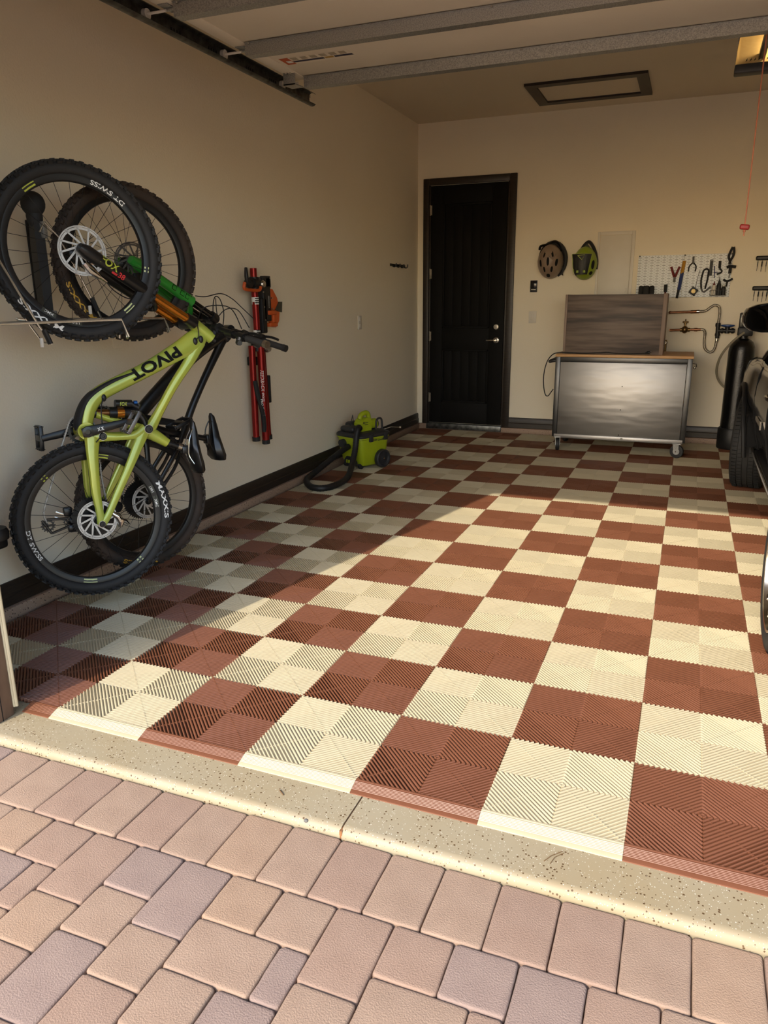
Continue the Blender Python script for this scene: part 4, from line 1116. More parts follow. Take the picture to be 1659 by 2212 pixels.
for z in (.425, .408): mb.box(.0752, .0760, -.045, -.004, z, z + .006)
mb.box(.0752, .0760, -.065, -.05, .42, .44)
mb.build('printed_mark', 'vac_grey', vr)
plain_text('printed_brand', 'RYOBI', .024, frame_m((.183, -.06, .268), (0, 1, 0), (0, 0, 1), (1, 0, 0)), 'vac_grey', vr, .07, .2, .02)
plain_text('printed_brand', 'Cordless', .026, frame_m((.1815, .02, .263), (0, 1, 0), (0, 0, 1), (1, 0, 0)), 'vac_grey', vr, .10, .2, .02)
for sx in (1, -1):
    Mw = frame_m((sx * .165, .075, .088), (0, 1, 0), (0, 0, 1), (sx, 0, 0))
    wl = MB().lathe([(0, 0), (.075, 0), (.088, .004), (.088, .04), (.078, .046), (.066, .042), (.060, .030), (.018, .034), (.016, .044), (0, .045)], 32, Mw).build('wheel', 'vac_grey', vr)
    MB().lathe([(.010, .044), (.009, .049), (0, .05)], 12, Mw).build('axle_cap', 'chrome', wl)
for sx in (1, -1):
    MB().cyl((sx * .10 - .014, -.13, .028), (sx * .10 + .014, -.13, .028), .028, 16).build('front_caster', 'vac_grey', vr)
MB().prism([(-.09, .035), (.09, .035), (.085, .075), (.045, .115), (-.045, .115), (-.085, .075)], 0, .015, frame_m((0, -.150, 0), (1, 0, 0), (0, -.15, 1), (0, -1, -.15))).build('bumper', 'vac_grey', vr)
for i in range(4):
    x = -.045 + i * .03
    MB().rbox(x, x + .015, -.188, -.178, .05, .082, .003).build('bumper_slot', 'vac_lime', vr)
MB().cyl((-.06, -.19, .245), (-.06, -.235, .24), .038, 20).build('inlet', 'vac_grey', vr)
mat('hose_black', (17, 17, 18), .55, noise=(30, .3), rgb2=(23, 23, 24), bump=(60, .2))
VI = vr.matrix_world.inverted()
hp = cr([VI @ V(q) for q in ((-2.665, 4.085, .205), (-2.70, 3.95, .165), (-2.765, 3.76, .085), (-2.80, 3.61, .034), (-2.766, 3.461, .027), (-2.643, 3.290, .027), (-2.53, 3.262, .027), (-2.472, 3.40, .027), (-2.487, 3.65, .03), (-2.535, 3.85, .085), (-2.550, 3.96, .20), (-2.556, 4.01, .31), (-2.556, 4.04, .365), (-2.57, 4.09, .375), (-2.58, 4.14, .36))], 10)
mb = MB().tube(hp, [.026 + (.0022 if i % 2 else 0) for i in range(len(hp))], 14)
mb.build('hose', 'hose_black', vr, 80)
MB().tube([(-.06, -.2, .30), (-.05, -.12, .405), (-.045, -.1, .47), (-.035, -.1, .5), (-.03, -.1, .47), (-.04, -.09, .41)], .004, 6).build('hanging_loop', 'black_plastic', vr)
MB().tube([(.10, .17, .345), (.16, .22, .37), (.25, .25, .372)], .004, 6).ball((.255, .25, .372), .012, 10, 6).build('lid_rod', 'satin_nickel', vr)
# ------------------------------------------------------------------ mountain bikes hung by the front wheel
mat('tyre_black', (26, 26, 27), .7, noise=(20, .25), rgb2=(36, 35, 34))
mat('tyre_dusty', (30, 27, 24), .8, noise=(7, .22), rgb2=(62, 47, 36))
mat('rim_black', (17, 17, 18), .35, noise=(20, .3), rgb2=(22, 22, 23))
mat('spoke_black', (14, 14, 15), .4, noise=(20, .3))
mat('rotor_steel', (214, 212, 208), .45, .55, noise=(20, .3), rgb2=(180, 178, 172))
mat('lime_paint', (186, 186, 62), .26, .2, noise=(3.5, .25), rgb2=(156, 178, 80), coat=.6)
mat('black_print', (8, 8, 9), .7, noise=(20, .3), spec=.2); mat('lime_print', (196, 206, 74), .45, noise=(20, .3)); mat('red_print', (206, 50, 56), .45, noise=(20, .3)); mat('gold_print', (206, 158, 48), .5, noise=(20, .3)); mat('pale_lime_print', (206, 214, 150), .45, noise=(20, .3))
mat('gold_anodised', (206, 132, 48), .22, .85, noise=(10, .3), rgb2=(190, 116, 40)); mat('bronze_anodised', (132, 92, 54), .28, .85, noise=(10, .3))
mat('carbon_black', (15, 15, 16), .34, noise=(14, .3), rgb2=(20, 20, 21)); mat('green_paint', (52, 150, 52), .3, .1, noise=(6, .3), rgb2=(44, 134, 46), coat=.5); mat('chain_silver', (216, 210, 198), .45, .0, noise=(60, .3), rgb2=(140, 134, 124)); mat('pedal_grey', (120, 116, 112), .4, .7, noise=(20, .3)); mat('bolt_blue', (40, 100, 180), .35, .6, noise=(20, .3))

def dirv(az, el):
    a, e = math.radians(az), math.radians(el)
    return V((math.cos(e) * math.cos(a), math.cos(e) * math.sin(a), math.sin(e)))

def bike_frame(O, az, el):
    n = dirv(az, el); a = math.radians(az)
    u = V((-math.sin(a), math.cos(a), 0)); v = n.cross(u)
    return frame_m(O, u, -n, v)

def annulus(mb, r0, r1, y0, y1, seg, M):
    mb.lathe([(r0, y0), (r1, y0), (r1, y1), (r0, y1)], seg, M, close=True)

AX = frame_m((0, 0, 0), (1, 0, 0), (0, 0, 1), (0, -1, 0))      # local Z of a lathe -> wheel axle, towards the viewer (-Y)

def arc_text(par, name, body, size, r0, a0, ccw, lateral, m, width=None, bold=.01):
    """lettering along a circle on the viewer's side of a wheel; ccw: tops towards the hub, otherwise tops outwards"""
    k = 1.0
    if width: k = width / text_flat(body, size, 0, bold)[2]
    def f(x, y):
        if ccw: an, r = math.radians(a0) + x / r0, r0 - y
        else: an, r = math.radians(a0) - x / r0, r0 + y
        return (r * math.cos(an), -lateral(r), r * math.sin(an))
    mb = MB(); lettering(mb, body, size, f, 0, bold, k)
    return mb.build(name, m, par, 0)

def arc_patch(par, name, r0, r1, a0, a1, lateral, m):
    mb = MB(); n = 6; vs = []
    for i in range(n + 1):
        an = math.radians(a0 + (a1 - a0) * i / n)
        for r in (r0, r1): vs.append((r * math.cos(an), -lateral(r), r * math.sin(an)))
    mb.add(vs, [(2 * i, 2 * i + 1, 2 * i + 3, 2 * i + 2) for i in range(n)])
    return mb.build(name, m, par, 0)

def make_wheel(name, par, M, R, rotor_r, tyre_m, cassette=False, seed=1, rotor_m='rotor_steel'):
    """rim mesh that carries tyre, spokes, hub, rotor; axle along local Y, viewer at -Y"""
    rb = R - .061                       # bead radius
    hw = .0165
    prof = [(rb - .027, -.006), (rb - .024, -.012), (rb - .008, -hw), (rb + .001, -hw), (rb + .001, hw), (rb - .008, hw), (rb - .024, .012), (rb - .027, .006)]
    rim = MB().lathe(prof, 72, AX, close=True).build(name, 'rim_black', par, 40)
    rim.matrix_local = M
    tw = .029
    tp = []
    for i in range(15):
        a = math.radians(-52 + 284 * i / 14)
        tp.append((R - .036 + .030 * math.sin(a), tw * math.cos(a)))
    tb = MB().lathe(tp, 72, AX, close=True)
    tyre = tb.build('tyre', tyre_m, rim, 60)
    kn = MB()
    rnd = random.Random(seed); N = 58
    for i in range(N):
        for lat, ang_off, sx, sy, ht, tilt in ((-.0085, 0, .0088, .0066, .0075, .12), (.0085, .35, .0088, .0066, .0075, -.12), (-.0255, .5, .0100, .0050, .0100, .85), (.0255, .15, .0100, .0050, .0100, -.85), (-.0175, .9, .0055, .0035, .0045, .5), (.0175, .75, .0055, .0035, .0045, -.5)):
            an = 2 * PI * (i + ang_off) / N
            rr = R - .036 + .030 * math.sqrt(max(0, 1 - (lat / (tw * 1.03)) ** 2))
            rad = V((math.cos(an), 0, math.sin(an))); tan = V((-math.sin(an), 0, math.cos(an)))
            up = (rad * math.cos(tilt) + V((0, math.copysign(1, lat) , 0)) * math.sin(abs(tilt))).normalized()
            kn.box(-sx, sx, -sy, sy, -.002, ht, frame_m(rad * rr + V((0, lat, 0)), tan, up.cross(tan), up))
    tag(kn.build('tread_knobs', tyre_m, tyre, 0), kind='stuff')
    sp = MB()
    for i in range(28):
        an = 2 * PI * i / 28
        side = -1 if i % 2 else 1
        off = .52 * (1 if (i // 2) % 2 else -1)
        a = V((math.cos(an + off) * .028, side * .026, math.sin(an + off) * .028)); b = V((math.cos(an) * (rb - .024), side * .003, math.sin(an) * (rb - .024)))
        sp.tube([a, b], .0011, 4, False)
    tag(sp.build('spokes', 'spoke_black', rim, 60), kind='stuff')
    MB().lathe([(.0, -.062), (.010, -.062), (.012, -.045), (.026, -.038), (.029, -.032), (.029, -.024), (.016, -.016), (.015, .016), (.029, .024), (.029, .032), (.026, .038), (.012, .045), (.010, .062), (0, .062)], 24, AX).build('hub', 'carbon_black', rim)
    ro = MB(); y0, y1 = .046, .0478
    annulus(ro, rotor_r - .0055, rotor_r, y0, y1, 64, AX); annulus(ro, rotor_r - .0165, rotor_r - .0075, y0, y1, 64, AX); annulus(ro, .020, .031, y0, y1, 32, AX)
    for i in range(12):
        an = 2 * PI * i / 12
        for r0, r1, d0, d1, w in ((.027, rotor_r - .010, 0, .62, .0045), (rotor_r - .010, rotor_r - .002, .62, .68, .006)):
            p = V((r0 * math.cos(an + d0), r0 * math.sin(an + d0))); q = V((r1 * math.cos(an + d1), r1 * math.sin(an + d1)))
            t = (q - p).normalized(); n = V((-t.y, t.x)) * w
            ro.prism([tuple(p + n), tuple(p - n), tuple(q - n * .8), tuple(q + n * .8)], y0, y1, AX)
    ro.build('brake_rotor', rotor_m, rim, 40)
    if cassette:
        cs = MB()
        for i, r in enumerate((.103, .092, .080, .069, .058, .048, .039, .031)):
            pts = []
            nt_ = max(11, int(r * 520))
            for k in range(nt_):
                for da, dr in ((-.25, -.004), (-.08, .0025), (.08, .0025), (.25, -.004)):
                    a = 2 * PI * (k + da) / nt_
                    pts.append(((r + dr) * math.cos(a), (r + dr) * math.sin(a)))
            cs.prism(pts, -.020 - i * .0045, -.0225 - i * .0045, AX)
        cs.build('cassette', 'carbon_black', rim, 40)
    lat_t = lambda r: tw * math.sqrt(max(.05, 1 - ((r - (R - .036)) / .030) ** 2)) + .0012
    lat_r = lambda r: (hw if r > rb - .008 else hw - (rb - .008 - r) * .30) + .0008
    return rim, tyre, rb, lat_t, lat_r

def saddle(par, pts, m='carbon_black'):
    """pts: (x_bottom, x_top, z, half width)"""
    rings = []
    for xb, xt, z, w in pts:
        mid = (xb + xt) / 2
        rings.append([(xb, 0, z), (xb + .002, -w * .7, z), (mid, -w, z), (xt - .004, -w * .75, z), (xt, -w * .25, z), (xt, w * .25, z), (xt - .004, w * .75, z), (mid, w, z), (xb + .002, w * .7, z)])
    return MB().loft(rings).build('saddle', m, par, 50)

def chain(par, path, y):
    pts = cr([(x, y, z) for x, z in path], 8)
    mb = MB(); acc = 0; last = pts[0]
    L = [pts[0]]
    for p in pts[1:]:
        while (p - last).length > .0127:
            last = last + (p - last).normalized() * .0127; L.append(last.copy())
    for i in range(len(L) - 1):
        a, b = L[i], L[i + 1]; t = (b - a).normalized(); o = .0028 if i % 2 else .0045
        n = V((0, 1, 0))
        for s in (-1, 1): mb.tube([a - t * .001 + n * s * o, (a + b) / 2 + n * s * o, b + t * .001 + n * s * o], [.0058, .0030, .0058] if i % 2 else [.0044, .0024, .0044], 5)
    return tag(mb.build('chain', 'chain_silver', par, 60), kind='stuff')

def pedal(par, c, d, ln, wd, m):
    """cage pedal: centre c, direction d of its edge in the XZ plane, lateral half width wd"""
    c = V(c); d = V(d).normalized(); y = V((0, 1, 0)); n = d.cross(y)
    M = frame_m(c, d, y, n)
    mb = MB()
    for s in (-1, 1):
        mb.rbox(s * ln / 2 - .006, s * ln / 2 + .006, -wd, wd, -.009, .009, .003, M=M); mb.rbox(-ln / 2, ln / 2, s * wd - .006, s * wd + .006, -.009, .009, .003, M=M)
    mb.rbox(-.014, .014, -wd, wd, -.009, .009, .004, M=M)
    for sx in (-1, 1):
        for sy in (-.8, 0, .8):
            for sz in (-1, 1): mb.cyl(M @ V((sx * ln / 2, sy * wd, sz * .008)), M @ V((sx * ln / 2, sy * wd, sz * .014)), .002, 5)
    return mb.build('pedal', m, par)

# ======================================================== nearer bike
B1M = bike_frame((-2.515, 0.828, 0.447), -33, 4.3)
b1 = thing('mountain_bike', 'lime green and black full suspension mountain bike nearest the camera on the left wall', 'bicycle', B1M, 'mountain bikes on the left wall')
I1 = B1M.inverted()
HA = I1 @ V((-2.421, .812, 1.643))                       # front hub
nA = I1.to_3x3() @ dirv(-26.8, 4.9)                      # its axle, towards the viewer
zA = (V((0, 0, 1)) - nA * nA.z).normalized(); xA = (-nA).cross(zA) * -1
xA = zA.cross(nA) * 1.0
MA = frame_m(HA, nA.cross(zA) * -1 if False else zA.cross(nA) * -1, -nA, zA)
if MA.to_3x3().determinant() < 0: MA = frame_m(HA, zA.cross(nA), -nA, zA)
R1 = .371
fw, ft, rb, lt, lr = make_wheel('front_wheel', b1, MA, R1, .102, 'tyre_black', seed=3)
arc_text(fw, 'rim_print', 'DT SWISS', .026, rb - .001, 43, True, lr, 'white_print', .165, .02)
arc_text(ft, 'tyre_print', 'MAXXIS', .030, R1 - .044, 250, False, lt, 'white_print', .20, .03)
arc_patch(fw, 'rim_logo', rb - .020, rb - .002, 119, 130, lr, 'lime_print'); arc_patch(fw, 'rim_logo', rb - .020, rb - .002, 304, 314, lr, 'pale_lime_print')
for a in (-14, -11): arc_patch(fw, 'rim_stripe', rb - .022, rb - .002, a - .8, a + .8, lr, 'pale_lime_print')
for a, tx in ((238, 'XMC'), (259, '1501')):
    arc_patch(fw, 'rim_badge', rb - .021, rb - .003, a - 7, a + 5, lambda r: lr(r) + .0004, 'grey_metal'); arc_text(fw, 'rim_print', tx, .016, rb - .018, a + 3, False, lambda r: lr(r) + .001, 'white_print', .04, .01)
rw, rt, rb, lt, lr = make_wheel('rear_wheel', b1, Matrix.Identity(4), R1, .092, 'tyre_black', True, seed=5)
arc_text(rt, 'tyre_print', 'MAXXIS', .030, R1 - .044, 24, False, lt, 'white_print', .185, .03)
arc_text(rw, 'rim_print', 'DT SWISS', .026, rb - .001, 181, True, lr, 'white_print', .155, .02)
for a in (130, 133.5, 306, 309.5): arc_patch(rw, 'rim_stripe', rb - .022, rb - .002, a - .9, a + .9, lr, 'lime_print' if a < 200 else 'pale_lime_print')
for a in (78, 258): arc_patch(rw, 'rim_logo', rb - .020, rb - .002, a - 6, a + 6, lr, 'lime_print' if a < 200 else 'pale_lime_print')
arc_patch(rw, 'rim_badge', rb - .022, rb - .001, 2, 13, lambda r: lr(r) + .0004, 'grey_metal'); arc_patch(rw, 'rim_badge', rb - .022, rb - .001, 16, 24, lambda r: lr(r) + .0004, 'grey_metal')
arc_text(rw, 'rim_print', 'XMC', .017, rb - .019, 10, False, lambda r: lr(r) + .001, 'white_print', .04, .01); arc_text(rw, 'rim_print', '1501', .015, rb - .018, 23, False, lambda r: lr(r) + .001, 'white_print', .03, .01)
# main frame
P_ = [(.632, .848), (.583, .806), (.49, .757), (.335, .683), (.185, .622), (.098, .583), (.047, .538), (.019, .475), (.006, .42)]
fr = MB()
fr.sweep([tuple(p) for p in cr(P_, 4)], crl([.034, .052, .044, .036, .036, .036, .037, .034, .034], 4), crl([.024, .026, .03, .032, .033, .034, .036, .036, .036], 4), 16)
fr.sweep([tuple(p) for p in cr([(.606, .80), (.548, .712), (.453, .597), (.365, .473), (.316, .405), (.285, .385)], 4)], crl([.034, .026, .022, .022, .028, .030], 4), crl([.024, .022, .02, .02, .024, .026], 4), 14)
fr.tube([(.604 - .03, 0, .873 + .025), (.663 + .012, 0, .824 - .010)], [.031, .029], 18)
fr.sweep([tuple(p) for p in cr([(.280, .395), (.335, .358), (.388, .318)], 4)], crl([.034, .029, .022], 4), .024, 14)
fr.sweep([tuple(p) for p in cr([(.045, .50), (.12, .462), (.20, .43), (.28, .395)], 4)], crl([.018, .016, .018, .026], 4), .02, 12)
fr.cyl((.006, -.046, .418), (.006, .046, .418), .040, 24)
frame1 = fr.build('frame', 'lime_paint', b1, 45)
MB().sweep([tuple(p) for p in cr([(.258, .668), (.161, .636), (.078, .595), (.026, .551), (-.006, .494), (-.020, .445), (-.018, .42)], 4)], crl([.008, .011, .014, .016, .018, .018, .014], 4), .0345, 14).build('downtube_guard', 'black_rubber', b1)
# PIVOT along the down tube (reads from the head tube down)
d = (V((.185, .622)) - V((.49, .757))).normalized(); nn = V((-d.y, d.x))
mb = MB()
def dtmap(x, y):
    q = V((.482, .786)) + d * x + nn * (y - .0)
    return (q.x, -.0345 - .0015, q.y)
lettering(mb, 'PIVOT', .072, dtmap, -.15, .035, .275 / text_flat('PIVOT', .072, -.15, .035)[2])
mb.build('brand_print', 'black_print', frame1, 0)
for x, z in ((.576, .803), (.606, .811), (.104, .563)):
    MB().ball((x, -.030, z), (.012, .008, .018), 12, 8).build('cable_port', 'black_plastic', b1)
MB().tube(cr([(.10, -.036, .56), (.085, -.046, .53), (.078, -.052, .49), (.074, -.055, .43), (.06, -.06, .39), (.035, -.066, .365)], 4), .0028, 6).build('rear_brake_hose', 'black_plastic', b1)
# rear triangle
sw = MB()
for s in (-1, 1):
    y = s * .060
    A_ = cr([(.026, .392), (.014, .311), (.009, .224), (.005, .136), (.009, .04), (.012, -.016)], 4)
    sw.sweep([tuple(p) for p in A_], crl([.036, .028, .024, .022, .018, .022], 4), crl([.014, .012, .011, .010, .009, .008], 4), 12, crl([s * .046, s * .055, y, s * .064, s * .068, s * .068], 4))
    B_ = cr([(.274, .405), (.236, .342), (.170, .228), (.105, .12), (.046, .02), (.016, -.016)], 4)
    sw.sweep([tuple(p) for p in B_], crl([.030, .026, .021, .019, .017, .020], 4), crl([.014, .012, .011, .010, .009, .008], 4), 12, crl([s * .044, s * .052, y, s * .064, s * .068, s * .068], 4))
    C_ = cr([(.03, .388), (.08, .384), (.15, .377), (.22, .378), (.274, .402)], 4)
    sw.sweep([tuple(p) for p in C_], crl([.026, .022, .017, .019, .028], 4), .013, 12, crl([s * .046, s * .048, s * .05, s * .05, s * .046], 4))
sw.build('rear_triangle', 'lime_paint', b1, 45)
for x, z, r in ((.287, .400, .019), (.070, .388, .017), (.012, -.018, .014)):
    for s in (-1, 1):
        p = MB().lathe([(r, 0), (r, .008), (r * .8, .011), (r * .35, .011), (r * .3, .006), (0, .006)], 20, frame_m((x, s * (.057 if z > .1 else .074), z), (1, 0, 0), (0, 0, 1), (0, s, 0))).build('pivot_bolt', 'carbon_black', b1)
        MB().lathe([(r + .002, -.002), (r + .002, .003), (r, .003)], 20, frame_m((x, s * (.057 if z > .1 else .074), z), (1, 0, 0), (0, 0, 1), (0, s, 0))).build('pivot_ring', 'satin_nickel', p)
# shock
MB().tube([(.058, 0, .496), (.135, 0, .489)], .017, 16).build('shock_shaft', 'bronze_anodised', b1)
MB().tube([(.125, 0, .490), (.160, 0, .487)], .029, 18).tube([(.195, 0, .484), (.262, 0, .478)], .025, 18).tube([(.045, 0, .498), (.065, 0, .495)], .024, 14).build('shock_body', 'carbon_black', b1)
MB().tube([(.158, 0, .487), (.2, 0, .483)], .0235, 18).build('shock_can', 'gold_anodised', b1)
rs = MB().tube([(.158, -.006, .530), (.235, -.006, .524)], .019, 16).tube([(.23, -.004, .525), (.262, -.004, .505)], .014, 12).build('shock_reservoir', 'carbon_black', b1)
plain_text('brand_print', 'FOX', .026, frame_m((.175, -.026, .519), (.997, 0, -.075), (.075, 0, .997), (0, -1, 0)), 'lime_print', rs, .034, .15, .01)
MB().cyl((.245, -.012, .529), (.26, -.012, .528), .009, 12).build('adjuster', 'bolt_blue', rs)
MB().tube(cr([(.262, 0, .478), (.285, 0, .44), (.29, 0, .40)], 4), .018, 12).tube([(.25, 0, .48), (.27, 0, .52), (.262, 0, .50)], .014, 10).build('shock_link', 'carbon_black', b1)
# drivetrain
cn = MB().sweep([(-.022, .413), (.0, .417), (.06, .427), (.12, .436), (.186, .446)], [.020, .026, .021, .018, .015], .008, 12, -.078).build('crank_arm', 'carbon_black', b1)
MB().lathe([(.024, 0), (.024, .003), (.012, .004), (.011, .001), (0, .001)], 24, frame_m((.0, -.086, .417), (1, 0, 0), (0, 0, 1), (0, -1, 0))).build('crank_bolt', 'black_gloss', cn)
mb = MB(); Mx = frame_m((.044, -.0875, .416), (.988, 0, .155), (-.155, 0, .988), (0, -1, 0))
for o in (0, .016): mb.add([(o, 0, 0), (o + .004, 0, 0), (o + .014, .016, 0), (o + .010, .016, 0), (o, .016, 0), (o + .004, .016, 0), (o + .014, 0, 0), (o + .010, 0, 0)], [(0, 1, 2, 3), (4, 5, 6, 7)], Mx)
mb.build('crank_print', 'white_print', cn, 0)
MB().sweep([(.012, .419), (-.06, .410), (-.168, .394)], [.022, .019, .015], .008, 12, .078).build('crank_arm', 'carbon_black', b1)
MB().cyl((.004, -.08, .418), (.004, .08, .418), .014, 14).build('crank_axle', 'carbon_black', b1)
pedal(b1, (.186, -.13, .446), (.565, 0, .825), .105, .048, 'pedal_grey')
pedal(b1, (-.168, .13, .394), (.06, 0, 1), .105, .048, 'carbon_black')
cr_ = MB(); pts = []
for k in range(32):
    for da, dr in ((-.28, -.004), (-.08, .003), (.08, .003), (.28, -.004)):
        a = 2 * PI * (k + da) / 32; pts.append(((.066 + dr) * math.cos(a), (.066 + dr) * math.sin(a)))
Mc = Matrix.Translation((.004, 0, .418)) @ AX
cr_.lathe([(.050, -.0475), (.060, -.0475), (.060, -.0445), (.050, -.0445)], 40, Mc, close=True)
vs = [(x, y, z) for z in (-.0445, -.0475) for x, y in pts]; n = len(pts)
inn = [(.058 * math.cos(2 * PI * i / n), .058 * math.sin(2 * PI * i / n)) for i in range(n)]
cr_.add([(x, y, -.0445) for x, y in pts] + [(x, y, -.0445) for x, y in inn] + [(x, y, -.0475) for x, y in pts] + [(x, y, -.0475) for x, y in inn],
        [(i, (i + 1) % n, n + (i + 1) % n, n + i) for i in range(n)] + [(2 * n + i, 3 * n + i, 3 * n + (i + 1) % n, 2 * n + (i + 1) % n) for i in range(n)] + [(i, 2 * n + i, 2 * n + (i + 1) % n, (i + 1) % n) for i in range(n)], Mc)
for i in range(5):
    a = 2 * PI * i / 5; cr_.prism([(.015 * math.cos(a + .4), .015 * math.sin(a + .4)), (.055 * math.cos(a + .12), .055 * math.sin(a + .12)), (.055 * math.cos(a - .12), .055 * math.sin(a - .12)), (.015 * math.cos(a - .4), .015 * math.sin(a - .4))], -.0475, -.0445, Mc)
cr_.build('chainring', 'carbon_black', b1, 40)
chain(b1, [(-.205, .008), (-.212, .06), (-.173, .156), (-.144, .224), (-.098, .341), (-.066, .415), (-.040, .468), (.004, .488), (.045, .470), (.070, .425), (.072, .34), (.068, .263), (.066, .179), (.074, .06)], .046)
dr = MB().tube(cr([(-.03, .055, -.02), (-.075, .055, -.012), (-.105, .06, .002)], 4), [.020, .02, .021, .022, .023, .022, .021, .020, .018], 12).rbox(-.125, -.085, .045, .075, .02, .065, .008).rbox(-.115, -.07, .045, .075, -.06, -.02, .012).build('derailleur', 'carbon_black', b1)
MB().rbox(-.062, .010, .056, .062, -.005, .005, .002, M=Matrix.Translation((-.105, 0, .02)) @ Matrix.Rotation(.5, 4, 'Y')).rbox(-.06, .005, .056, .062, -.004, .004, .002, M=Matrix.Translation((-.115, 0, -.002)) @ Matrix.Rotation(.5, 4, 'Y')).build('derailleur_link', 'satin_nickel', dr)
for c, r in (((-.200, .05, -.008), .030), ((-.112, .05, -.006), .020)):
    mb = MB(); pts = []
    for k in range(14):
        for da, d_ in ((-.25, -.003), (-.1, .003), (.1, .003), (.25, -.003)):
            a = 2 * PI * (k + da) / 14; pts.append(((r + d_) * math.cos(a), (r + d_) * math.sin(a)))
    nn_ = len(pts); inn = [((r * .62) * math.cos(2 * PI * i / nn_), (r * .62) * math.sin(2 * PI * i / nn_)) for i in range(nn_)]
    Mp = Matrix.Translation(c) @ AX
    mb.add([(x, y, 0) for x, y in pts] + [(x, y, 0) for x, y in inn] + [(x, y, -.004) for x, y in pts] + [(x, y, -.004) for x, y in inn],
           [(i, (i + 1) % nn_, nn_ + (i + 1) % nn_, nn_ + i) for i in range(nn_)] + [(2 * nn_ + i, 3 * nn_ + i, 3 * nn_ + (i + 1) % nn_, 2 * nn_ + (i + 1) % nn_) for i in range(nn_)] + [(i, 2 * nn_ + i, 2 * nn_ + (i + 1) % nn_, (i + 1) % nn_) for i in range(nn_)], Mp)
    for i in range(3):
        a = 2 * PI * i / 3; mb.cyl(Mp @ V((0, 0, -.002)), Mp @ V((r * .66 * math.cos(a), r * .66 * math.sin(a), -.002)), .004, 6)
    mb.build('jockey_wheel', 'carbon_black', dr, 40)
MB().tube([(-.112, .046, .012), (-.205, .046, .022)], .006, 6).tube([(-.112, .046, -.026), (-.190, .046, -.046)], .006, 6).tube([(-.225, .046, .02), (-.19, .046, -.048)], .006, 6).build('derailleur_cage', 'carbon_black', dr)
# brake calipers
MB().tube([(.070, -.052, .022), (.092, -.052, .004), (.104, -.050, -.024), (.100, -.048, -.050)], [.010, .016, .017, .010], 12).tube([(.098, -.05, -.012), (.128, -.05, -.026), (.140, -.05, -.044)], [.011, .008, .006], 8).tube([(.080, -.05, .012), (.058, -.056, .040)], .007, 8).build('brake_caliper', 'chrome', b1, label='polished rear brake caliper')
# seat post and saddle
MB().tube([(.383, 0, .322), (.47, 0, .282)], .0155, 16).build('seat_post', 'carbon_black', b1)
MB().tube([(.380, 0, .323), (.402, 0, .312)], .021, 16).build('seat_clamp', 'carbon_black', b1); MB().tube([(.440, 0, .296), (.457, 0, .288)], .0185, 16).build('post_collar', 'satin_nickel', b1)
MB().rbox(.455, .495, -.022, .022, .255, .295, .007).build('saddle_clamp', 'carbon_black', b1)
saddle(b1, [(.520, .528, .422, .006), (.517, .540, .405, .018), (.514, .548, .36, .021), (.510, .549, .30, .028), (.506, .550, .25, .048), (.504, .555, .20, .066), (.508, .556, .165, .068), (.520, .552, .150, .05)])
for s in (-1, 1): MB().tube(cr([(.522, s * .014, .375), (.495, s * .022, .325), (.487, s * .022, .28), (.487, s * .022, .24), (.515, s * .03, .185)], 4), .0036, 8).build('saddle_rail', 'chrome', b1)
# fork
CR = V((.545, 0, .898))                                   # crown centre
fork_ax = (CR - HA).normalized()
legs = []
for s in (1, -1):
    h = HA + nA * s * .066 - fork_ax * .012; c = CR + nA * s * .058
    a = h + (c - h) * .60; b = h + (c - h) * .97
    lg = MB().tube([h - (c - h).normalized() * .012, h + (c - h) * .04, h + (c - h) * .2, h + (c - h) * .5, a], [.019, .030, .0270, .0280, .0295], 18).build('fork_lower', 'carbon_black', b1)
    MB().tube([a, b], .0205, 18).build('fork_stanchion', 'gold_anodised', b1, label='gold anodised fork stanchion')
    MB().tube([a - (c - h).normalized() * .008, a + (c - h).normalized() * .006], .0305, 18).build('wiper_seal', 'black_rubber', lg)
    legs.append((h, c, lg))
MB().tube([CR + nA * .058 - fork_ax * .02, CR + nA * .05 + fork_ax * .012, CR, CR - nA * .05 + fork_ax * .012, CR - nA * .058 - fork_ax * .02], [.026, .030, .036, .030, .026], 16).tube([CR + nA * .058 - fork_ax * .03, CR + nA * .058 + fork_ax * .028], .0265, 16).tube([CR - nA * .058 - fork_ax * .03, CR - nA * .058 + fork_ax * .028], .0265, 16).build('fork_crown', 'carbon_black', b1)
h, c, lg = legs[0]
h2_, c2_, _ = legs[1]
fwd = fork_ax.cross(nA); fwd = fwd if fwd.z > 0 else -fwd
ab = h + (c - h) * .57; ab2 = h2_ + (c2_ - h2_) * .57
MB().tube(cr([ab, ab + fork_ax * .05 - fwd * .03, (ab + ab2) / 2 + fork_ax * .085 - fwd * .03, ab2 + fork_ax * .05 - fwd * .03, ab2], 4), .013, 10).build('fork_arch', 'carbon_black', b1)
fx = (c - h).normalized(); fy = nA.cross(fx).normalized(); fy = fy if fy.z > 0 else -fy
def leg_text(o, x0, r=.0288):
    def f(x, y):
        a = (y - o) / r
        return h + fx * (x0 + x) + nA * (math.cos(a) * r) + fy * (math.sin(a) * r)
    return f
mb = MB(); lettering(mb, 'FOX', .050, leg_text(.010, .085), .15, .02, .095 / text_flat('FOX', .05, .15, .02)[2]); mb.build('brand_print', 'lime_print', lg, 0)
mb = MB(); lettering(mb, '38', .034, leg_text(.026, .187), .0, .02); mb.build('brand_print', 'red_print', lg, 0)
mb = MB(); mb.add([leg_text(.026, 0)(x, y) for x, y in ((.155, 0), (.182, 0), (.182, .010), (.155, .010))], [(0, 1, 2, 3)]); mb.build('brand_print', 'red_print', lg, 0)
cal = h + fx * .085 - fy * .055 - nA * .012
